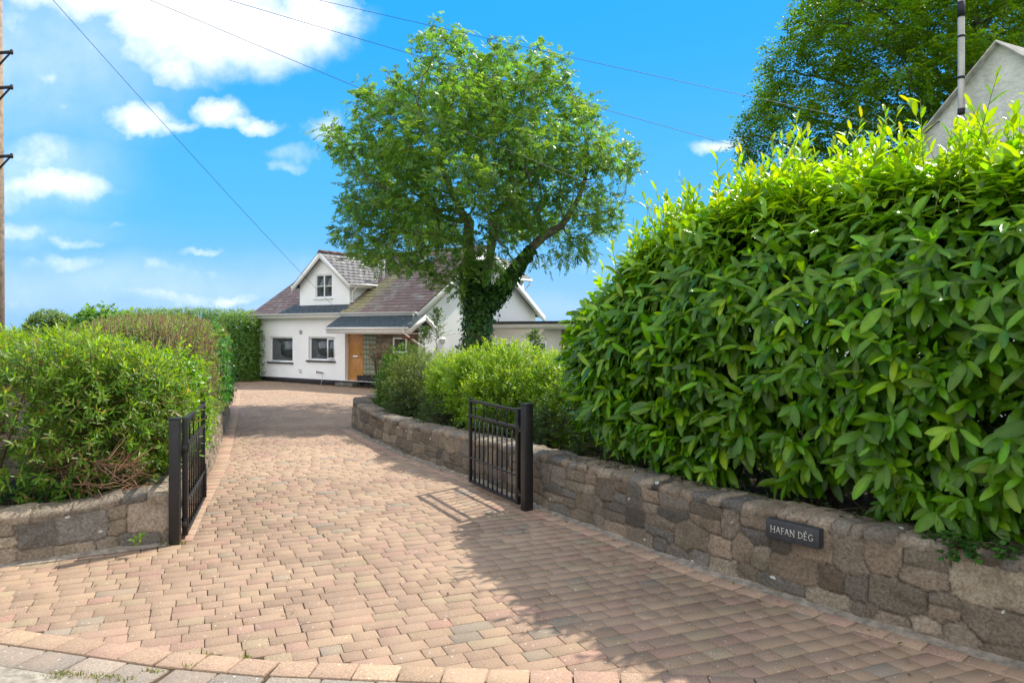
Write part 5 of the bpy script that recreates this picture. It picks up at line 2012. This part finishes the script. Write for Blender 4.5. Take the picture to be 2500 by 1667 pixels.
def wood(nodes, par, r0, rmin, name, mat, root, exp=2.4, flare=1.0):
    n = len(nodes)
    w_ = np.zeros(n)
    ch = np.bincount(par[par >= 0], minlength=n)
    w_[ch == 0] = rmin ** exp
    for i in range(n - 1, 0, -1):
        if w_[i] == 0:
            w_[i] = rmin ** exp
        w_[par[i]] += w_[i]
    rr_ = w_ ** (1 / exp)
    rr_ = rmin + (rr_ - rmin) * (r0 - rmin) / max(rr_[0] - rmin, 1e-6)
    i = np.arange(1, n)
    p = par[1:]
    A, B = nodes[p], nodes[i]
    ra = np.minimum(rr_[p], rr_[i] * 1.35)
    rb = rr_[i]
    big = rb > .03
    sticks(name, A[big], B[big] + norm(B[big] - A[big]) * rb[big][:, None] * .3, ra[big], rb[big], np.tile((.15, .12, .09), (big.sum(), 1)), mat, root, 9)
    sticks('twigs', A[~big], B[~big], ra[~big], rb[~big], np.tile((.15, .125, .09), ((~big).sum(), 1)), mat, root, 4)
    return rr_, ch


def ash():
    r = np.random.default_rng(70)
    D0 = 21.0
    bp_ = cpt(1090, 860, D0)
    root = empty('ash_tree', (bp_[0], D0, .1))
    X = lambda px: (px * 1.063 - CX) / FPX * D0
    Z = lambda py: EYE - (py * 1.063 - HY) / FPX * D0
    ms_ = .0124
    spec = []
    for px, py, wx, wz, dy, wy in (
            (1030, 140, 100, 75, -.2, 1.7), (1130, 160, 100, 80, .5, 1.8), (960, 220, 100, 80, .2, 2.0), (1230, 200, 100, 80, -.3, 2.0), (1320, 250, 75, 65, .4, 1.6), (1080, 260, 150, 100, 0, 3.0),
            (870, 275, 75, 60, -.6, 1.7), (800, 330, 70, 62, .1, 1.5), (900, 370, 120, 85, .8, 2.6), (1000, 380, 130, 90, -1.6, 2.4), (1200, 370, 150, 110, 0, 3.4), (1340, 360, 110, 80, -.4, 2.2), (1425, 385, 50, 70, 0, 1.2),
            (845, 470, 80, 65, -.3, 1.8), (950, 500, 130, 75, .2, 3.0), (1090, 470, 130, 80, -2.2, 2.0), (1210, 490, 120, 80, .6, 2.8), (1330, 480, 100, 75, -.4, 2.0), (1395, 505, 50, 60, .2, 1.2),
            (805, 540, 48, 30, 0, .9), (870, 575, 80, 46, -.6, 1.3), (930, 600, 85, 44, -1.4, 1.4), (1010, 570, 115, 58, -2.0, 1.5), (1035, 625, 60, 34, -1.9, .9), (1130, 560, 80, 50, -2.2, 1.2), (1260, 590, 60, 38, -.6, 1.0), (1335, 560, 50, 45, .2, 1.0), (1070, 610, 60, 40, -1.6, .8), (1030, 660, 40, 34, -1.2, .7), (1110, 600, 60, 40, -1.7, .8), (1165, 570, 55, 40, -1.5, .8)):
        spec.append((X(px), D0 + dy, Z(py), wx * ms_ * .84, wy * .9, wz * ms_ * .84))
    att = lobes(spec, 4600, r, .42)
    tr = [(X(1090), D0, .1), (X(1092), D0, .9), (X(1094), D0, Z(760)), (X(1098), D0, Z(715)), (X(1095), D0, Z(675)), (X(1088), D0, Z(640)), (X(1080), D0, Z(600)), (X(1074), D0 - .1, Z(560)), (X(1078), D0 - .1, Z(510))]
    par = [-1, 0, 1, 2, 3, 4, 5, 6, 7]
    # the big right limb and a second fork
    b0 = len(tr)
    tr += [(X(1135), D0 - .1, Z(685)), (X(1165), D0 - .15, Z(645)), (X(1195), D0 - .2, Z(605)), (X(1222), D0 - .2, Z(570)), (X(1248), D0 - .2, Z(545)), (X(1290), D0 - .2, Z(520))]
    par += [3, b0, b0 + 1, b0 + 2, b0 + 3, b0 + 4]
    b1 = len(tr)
    tr += [(X(1108), D0 + .15, Z(660)), (X(1122), D0 + .25, Z(610)), (X(1128), D0 + .3, Z(560)), (X(1135), D0 + .35, Z(500))]
    par += [4, b1, b1 + 1, b1 + 2]
    nodes, par = colonise(tr, par, att, .24, 2.2, .36, 140, r, (0, 0, .06))
    rr_, ch = wood(nodes, par, .26, .004, 'trunk', M['bark'], root, 1.95)
    # leaf carriers: thin nodes
    thin = (rr_ < .024) & (np.arange(len(nodes)) > b1 + 4)
    idx = np.where(thin)[0]
    dirs = norm(nodes[idx] - nodes[par[idx]])
    tip = ch[idx] == 0
    rep = np.where(tip, 18, 8)
    Pn = np.repeat(nodes[idx], rep, 0) + r.normal(0, .13, (rep.sum(), 3))
    Dn = np.repeat(dirs, rep, 0)
    kp = fbm(Pn * 1.15, 3) > .375 + .12 * (r.random(len(Pn)) - .5)
    Pn, Dn = Pn[kp], Dn[kp]
    n = len(Pn)
    # pinnate leaves: rachis + leaflets
    R = norm(Dn * .7 + rnd_unit(n, r) * .85 + np.array([[0, 0, .12]]))
    ref = rnd_unit(n, r) + np.array([[0, 0, 1.6]])
    S_ = norm(np.cross(R, ref))
    U = np.cross(S_, R)
    U = np.where(U[:, 2:3] < 0, -U, U)
    Lr = r.uniform(.17, .29, n)
    bp, ax, nn, Ls = [], [], [], []
    for k in range(5):
        t = .25 + .17 * k
        c = Pn + R * (Lr * t)[:, None] - np.array([[0, 0, 1]]) * (Lr * t * t * .35)[:, None]
        for s in (-1, 1):
            bp.append(c)
            ax.append(R * .62 + S_ * s * .8 - np.array([[0, 0, .28]]) + rnd_unit(n, r) * .15)
            nn.append(U + rnd_unit(n, r) * .3)
            Ls.append(np.clip(r.normal(.098, .014, n), .06, .13))
    bp.append(Pn + R * Lr[:, None] - np.array([[0, 0, 1]]) * (Lr * .35)[:, None])
    ax.append(R - np.array([[0, 0, .4]]))
    nn.append(U)
    Ls.append(np.full(n, .098))
    m = len(bp)
    bp, ax, nn, Ls = map(np.concatenate, (bp, ax, nn, Ls))
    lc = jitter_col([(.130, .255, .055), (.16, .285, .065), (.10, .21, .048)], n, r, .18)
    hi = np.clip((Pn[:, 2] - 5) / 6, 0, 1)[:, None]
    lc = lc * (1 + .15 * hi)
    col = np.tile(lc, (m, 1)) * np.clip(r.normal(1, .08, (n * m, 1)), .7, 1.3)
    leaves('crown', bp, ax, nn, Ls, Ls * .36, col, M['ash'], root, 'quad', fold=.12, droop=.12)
    print('ash nodes', len(nodes), 'leaves', n)
    # ivy over the trunk and lower limbs
    segs = [(tr[i], tr[par[i]], rr_[i]) for i in range(1, 6)] + [(tr[i], tr[par[i]], rr_[i]) for i in range(b0, b0 + 4)] + [(tr[b1], tr[4], .2), (tr[6], tr[5], .2)]
    P, N = [], []
    for a, b, q in segs:
        a, b = np.array(a), np.array(b)
        k = 900 if a[2] < 4.2 else 420
        t = r.random((k, 1))
        ax_ = norm((a - b)[None])[0]
        u = rnd_unit(k, r)
        u = norm(u - (u @ ax_)[:, None] * ax_)
        zz = b[2] + (a[2] - b[2]) * t[:, 0]
        lump = fbm(np.c_[u[:, :2] * 1.2, zz * 1.6], 3)
        rad_ = np.interp(zz, [0, 1.5, 3.0, 3.9, 5.0], [.56, .50, .42, .32, .22])[:, None] * (.55 + .9 * lump[:, None]) * (r.random((k, 1)) ** .25) * np.where(r.random((k, 1)) < .12, 1.35, 1)
        if q < .15:
            rad_ = rad_ * .55
        P.append(b + (a - b) * t + u * rad_)
        N.append(u)
    P, N = np.concatenate(P), np.concatenate(N)
    axv = -np.array([[0, 0, 1.]]) * .8 + N * .35 + rnd_unit(len(P), r) * .55
    leaves('ivy', P, axv, N + rnd_unit(len(P), r) * .35 + np.array([[0, 0, .3]]), r.uniform(.07, .12, len(P)), r.uniform(.06, .10, len(P)), jitter_col([(.035, .10, .016), (.045, .12, .018), (.055, .14, .022)], len(P), r), M['ivy'], root, 'oval', fold=.1)
    tag(root, 'large spreading ash tree with an ivy-clad trunk in front of the white house', 'tree')


ash()


def beech():
    r = np.random.default_rng(80)
    D0 = 22.0
    X = lambda px: (px * 1.063 - CX) / FPX * D0
    Z = lambda py: EYE - (py * 1.063 - HY) / FPX * D0
    mp_ = 1.063 / FPX * D0
    x0 = X(2190)
    root = empty('beech_tree', (x0, D0, -.2))
    spec = []
    for px, py, wx, wz, dy, wy in (
            (1880, 60, 90, 70, -.5, 2.0), (1985, -10, 130, 90, .2, 2.6), (1820, 150, 85, 70, .2, 1.8), (1930, 170, 130, 90, -1.5, 2.4), (2080, 100, 170, 120, -1.0, 3.4), (2240, 20, 170, 120, 0, 3.6), (2130, -110, 180, 110, 0, 3.2), (2330, -100, 170, 110, 0, 3.2),
            (1790, 230, 80, 60, .3, 1.7), (1740, 290, 52, 42, 0, 1.1), (1800, 320, 95, 60, -1, 2), (1920, 300, 140, 90, -1.5, 2.6), (2060, 260, 150, 100, -2.2, 2.8), (2230, 190, 160, 110, -1.2, 3.4), (2400, 60, 150, 130, 0, 3.4), (1725, 350, 45, 42, 0, 1.0), (1850, 390, 110, 60, -.5, 2.2), (2000, 380, 140, 80, -.8, 2.6), (2150, 330, 120, 80, -1, 2.6), (2420, 200, 130, 110, 0, 3.0), (2500, -40, 130, 130, 0, 3)):
        spec.append((X(px), D0 + dy, Z(py), wx * mp_ * .95, wy, wz * mp_ * .95))
    att = lobes(spec, 4200, r, .5)
    tr = [(x0, D0, -.2), (x0, D0, 1.5), (x0 + .05, D0, 3.2), (x0 - .05, D0, 4.8), (x0, D0, 6.2), (x0 + .2, D0, 7.6), (x0 + .3, D0, 9.0)]
    par = [-1, 0, 1, 2, 3, 4, 5]
    nodes, par = colonise(tr, par, att, .32, 2.6, .52, 120, r, (0, 0, .0))
    rr_, ch = wood(nodes, par, .40, .005, 'trunk', M['beechbark'], root, 2.0)
    idx = np.where((rr_ < .026) & (np.arange(len(nodes)) > 8))[0]
    dirs = norm(nodes[idx] - nodes[par[idx]])
    rep = np.where(ch[idx] == 0, 32, 18)
    P = np.repeat(nodes[idx], rep, 0)
    D = np.repeat(dirs, rep, 0)
    n = len(P)
    D = norm(D * .8 + rnd_unit(n, r) * np.array([[1, 1, .45]]) * .8)
    P = P + r.normal(0, .17, (n, 3))
    # flat sprays of alternate leaves
    S_ = norm(np.cross(D, np.array([[0, 0, 1.]]) + rnd_unit(n, r) * .35))
    U = np.cross(S_, D)
    bp, ax, nn = [], [], []
    for k in range(6):
        t = .05 + .055 * k
        s = 1 if k % 2 else -1
        bp.append(P + D * t - np.array([[0, 0, 1]]) * t * t * 1.2)
        ax.append(D * .6 + S_ * s * .8 + rnd_unit(n, r) * .2 - np.array([[0, 0, .1]]))
        nn.append(U + rnd_unit(n, r) * .45)
    m = len(bp)
    bp, ax, nn = map(np.concatenate, (bp, ax, nn))
    L = np.clip(r.normal(.098, .015, n * m), .05, .13)
    col = np.tile(jitter_col([(.09, .19, .012), (.125, .235, .014), (.065, .145, .012)], n, r, .2), (m, 1))
    leaves('crown', bp, ax, nn, L, L * .62, col, M['beech'], root, 'quad', fold=.08, droop=.1)
    print('beech nodes', len(nodes), 'leaves', n * m)
    tag(root, 'big dark green beech tree behind the old building, top right', 'tree')


beech()

# distant tree beyond the left hedge
pt = cpt(112, 742, 62)
shrub('distant_tree', 'small rounded distant tree seen over the left hedge', 'tree', [Clump((pt[0], pt[1], 2.3), (1.6, 1.4, 1.15), 0, p=2.2, rough=.5, rs=.8), Clump((pt[0] + 1.3, pt[1], 1.9), (1.6, 1.4, .9), 0, p=2.2, rough=.4, rs=.8)], 1500, .22, .14,
      [(.12, .20, .07), (.14, .22, .08)], nl=5, slen=.3, up=.5, depth=.6, seed=71, shape='quad', twigs=0, base_z=-.2, stems=6)


# ------------------------------------------------------------------ small plants
def ground_ivy(name, label, P, L, Wd, cols, seed, cat='ivy', mat='ivy', shape='oval', ang=(85, 60), nl=4, D=(0, 0, 1), grav=.2, slen=.06):
    r = np.random.default_rng(seed)
    c0 = P.mean(0)
    root = empty(name, tuple(c0))
    Dv = np.array([D]) + rnd_unit(len(P), r) * .5
    bp, ax, nn, Ls, Ws, f, si = shoots(P, Dv, r, nl, slen, ang, L, Wd, grav)
    leaves('foliage', bp, ax, nn, Ls, Ws, jitter_col(cols, len(bp), r), M[mat], root, shape, fold=.1)
    sticks('stems', P - np.array([[0, 0, .03]]), P + norm(Dv) * slen, .003, .0015, jitter_col((.09, .09, .04), len(P), r), M['twig'], root, 4)
    return tag(root, label, cat)


def on_wall(px0, px1, n, seed, lo=-.05, hi=.25, zj=.05, wz=.60):
    r = np.random.default_rng(seed)
    t = r.uniform(0, 1, n)
    a, b = np.array((2.45, 5.03)), np.array((3.75, 3.35))
    tt_ = px0 + (px1 - px0) * t
    o_ = r.uniform(lo, hi, n)
    xy = a + (b - a) * tt_[:, None] + np.array((.79, .61)) * o_[:, None]
    z = wz + r.uniform(0, zj, n) - np.clip(.02 - o_, 0, 1) * 1.4
    return np.c_[xy, z]


ground_ivy('trailing_ivy', 'trailing ivy spilling over the coping at the right, beyond the name plaque', np.concatenate([on_wall(.12, .40, 70, 1, .02, .34), on_wall(.22, .32, 12, 2, -.06, .06)]), .046, .048,
           [(.03, .095, .018), (.045, .125, .02), (.055, .15, .025)], 91)
ground_ivy('low_weeds', 'low dark green weeds along the foot of the laurel on the right wall', np.concatenate([on_wall(-1.6, .1, 120, 3, .22, .48, .06, .56)]), .04, .026, [(.03, .075, .02), (.04, .09, .022)], 92, 'weed')
r_ = np.random.default_rng(93)
wl0, wl1 = np.array((-3.45, 6.85)), np.array((-4.6, 6.25))
t_ = r_.random(170)
P_ = np.c_[wl0 + (wl1 - wl0) * t_[:, None] + np.array((-.30, .62)) * r_.uniform(.45, .85, (170, 1)), r_.uniform(.36, .52, 170)]
ground_ivy('low_weeds', 'small leafy weeds on top of the short left wall under the hedge', P_, .045, .026, [(.03, .10, .022), (.045, .125, .03)], 94, 'weed')
pw_ = np.array(cpt(322, 1238, 6.62))
pw_ = pw_ + np.array((.02, -.06, .0))
ground_ivy('wall_weed', 'single pale green weed rooted in the face of the short left wall', np.array([pw_, pw_ + (.03, 0, .01), pw_ + (-.03, 0, -.01)]), .085, .022, [(.11, .19, .03)], 95, 'weed', 'shrub', 'full', (75, 30), 6, (-.2, -.7, .5), .1, .05)


def grass_tufts(name, label, cs, n, h, seed, spread=.05):
    r = np.random.default_rng(seed)
    cs = np.array(cs)
    c0 = cs.mean(0)
    root = empty(name, (c0[0], c0[1], 0))
    k = r.integers(0, len(cs), n)
    P = np.c_[cs[k] + r.normal(0, spread, (n, 2)) * np.array((1.6, .6)), np.full(n, -.006)]
    ax = np.c_[r.normal(0, .55, (n, 2)), np.full(n, 1.0)]
    leaves('blades', P, ax, rnd_unit(n, r), r.uniform(.4, 1.1, n) * h, .006, jitter_col([(.10, .15, .025), (.16, .18, .04), (.20, .19, .06)], n, r), M['shrub'], root, 'mid', droop=.4)
    return tag(root, label, 'grass')


gd = lambda px, py: tuple(at(px, py, EYE * FPX / (py - HY)))[:2]
grass_tufts('grass_tuft', 'straggling grass in the joint between the grey setts and the road', [gd(160, 1643), gd(200, 1648), gd(240, 1654), gd(140, 1652), gd(300, 1660)], 170, .038, 96, .035)
grass_tufts('grass_tuft', 'tufts of grass growing among the grey border setts', [gd(370, 1640), gd(385, 1638), gd(268, 1652), gd(505, 1600), gd(455, 1628), gd(600, 1606)], 120, .036, 97, .018)
grass_tufts('grass_tuft', 'small grass tuft at the foot of the left gate post', [(-3.24, 6.84), (-3.07, 6.88)], 50, .07, 98, .02)

# blown leaves and crumbs lying along the wall foot and across the blocks
r_ = np.random.default_rng(120)
n_ = 150
t_ = r_.random(n_) ** .8
wa = np.array(WALL_R[2:10])
sa = np.r_[0, np.cumsum(np.linalg.norm(np.diff(wa, axis=0), axis=1))]
sv = t_ * sa[-1]
P_ = np.c_[np.interp(sv, sa, wa[:, 0]), np.interp(sv, sa, wa[:, 1])] - np.array((.83, .56)) * (np.abs(r_.normal(0, .35, (n_, 1))) + .09)
P2_ = np.c_[r_.uniform(-3.5, 0, 40), r_.uniform(5, 13, 40)]
P_ = np.concatenate([P_, P2_[inside(P2_, drive_poly)]])
n_ = len(P_)
ax_ = np.c_[r_.normal(0, 1, (n_, 2)), r_.normal(0, .08, n_)]
lit = leaves('leaf_litter', np.c_[P_, gz(P_[:, 0], P_[:, 1]) + .010], ax_, np.tile((0, 0, 1.), (n_, 1)) + rnd_unit(n_, r_) * .25, r_.uniform(.018, .05, n_), r_.uniform(.010, .022, n_), jitter_col([(.22, .15, .07), (.13, .085, .045), (.10, .13, .03), (.28, .22, .10)], n_, r_), M['shrub'], None, 'mid', droop=-.15)
tag(lit, kind='stuff')
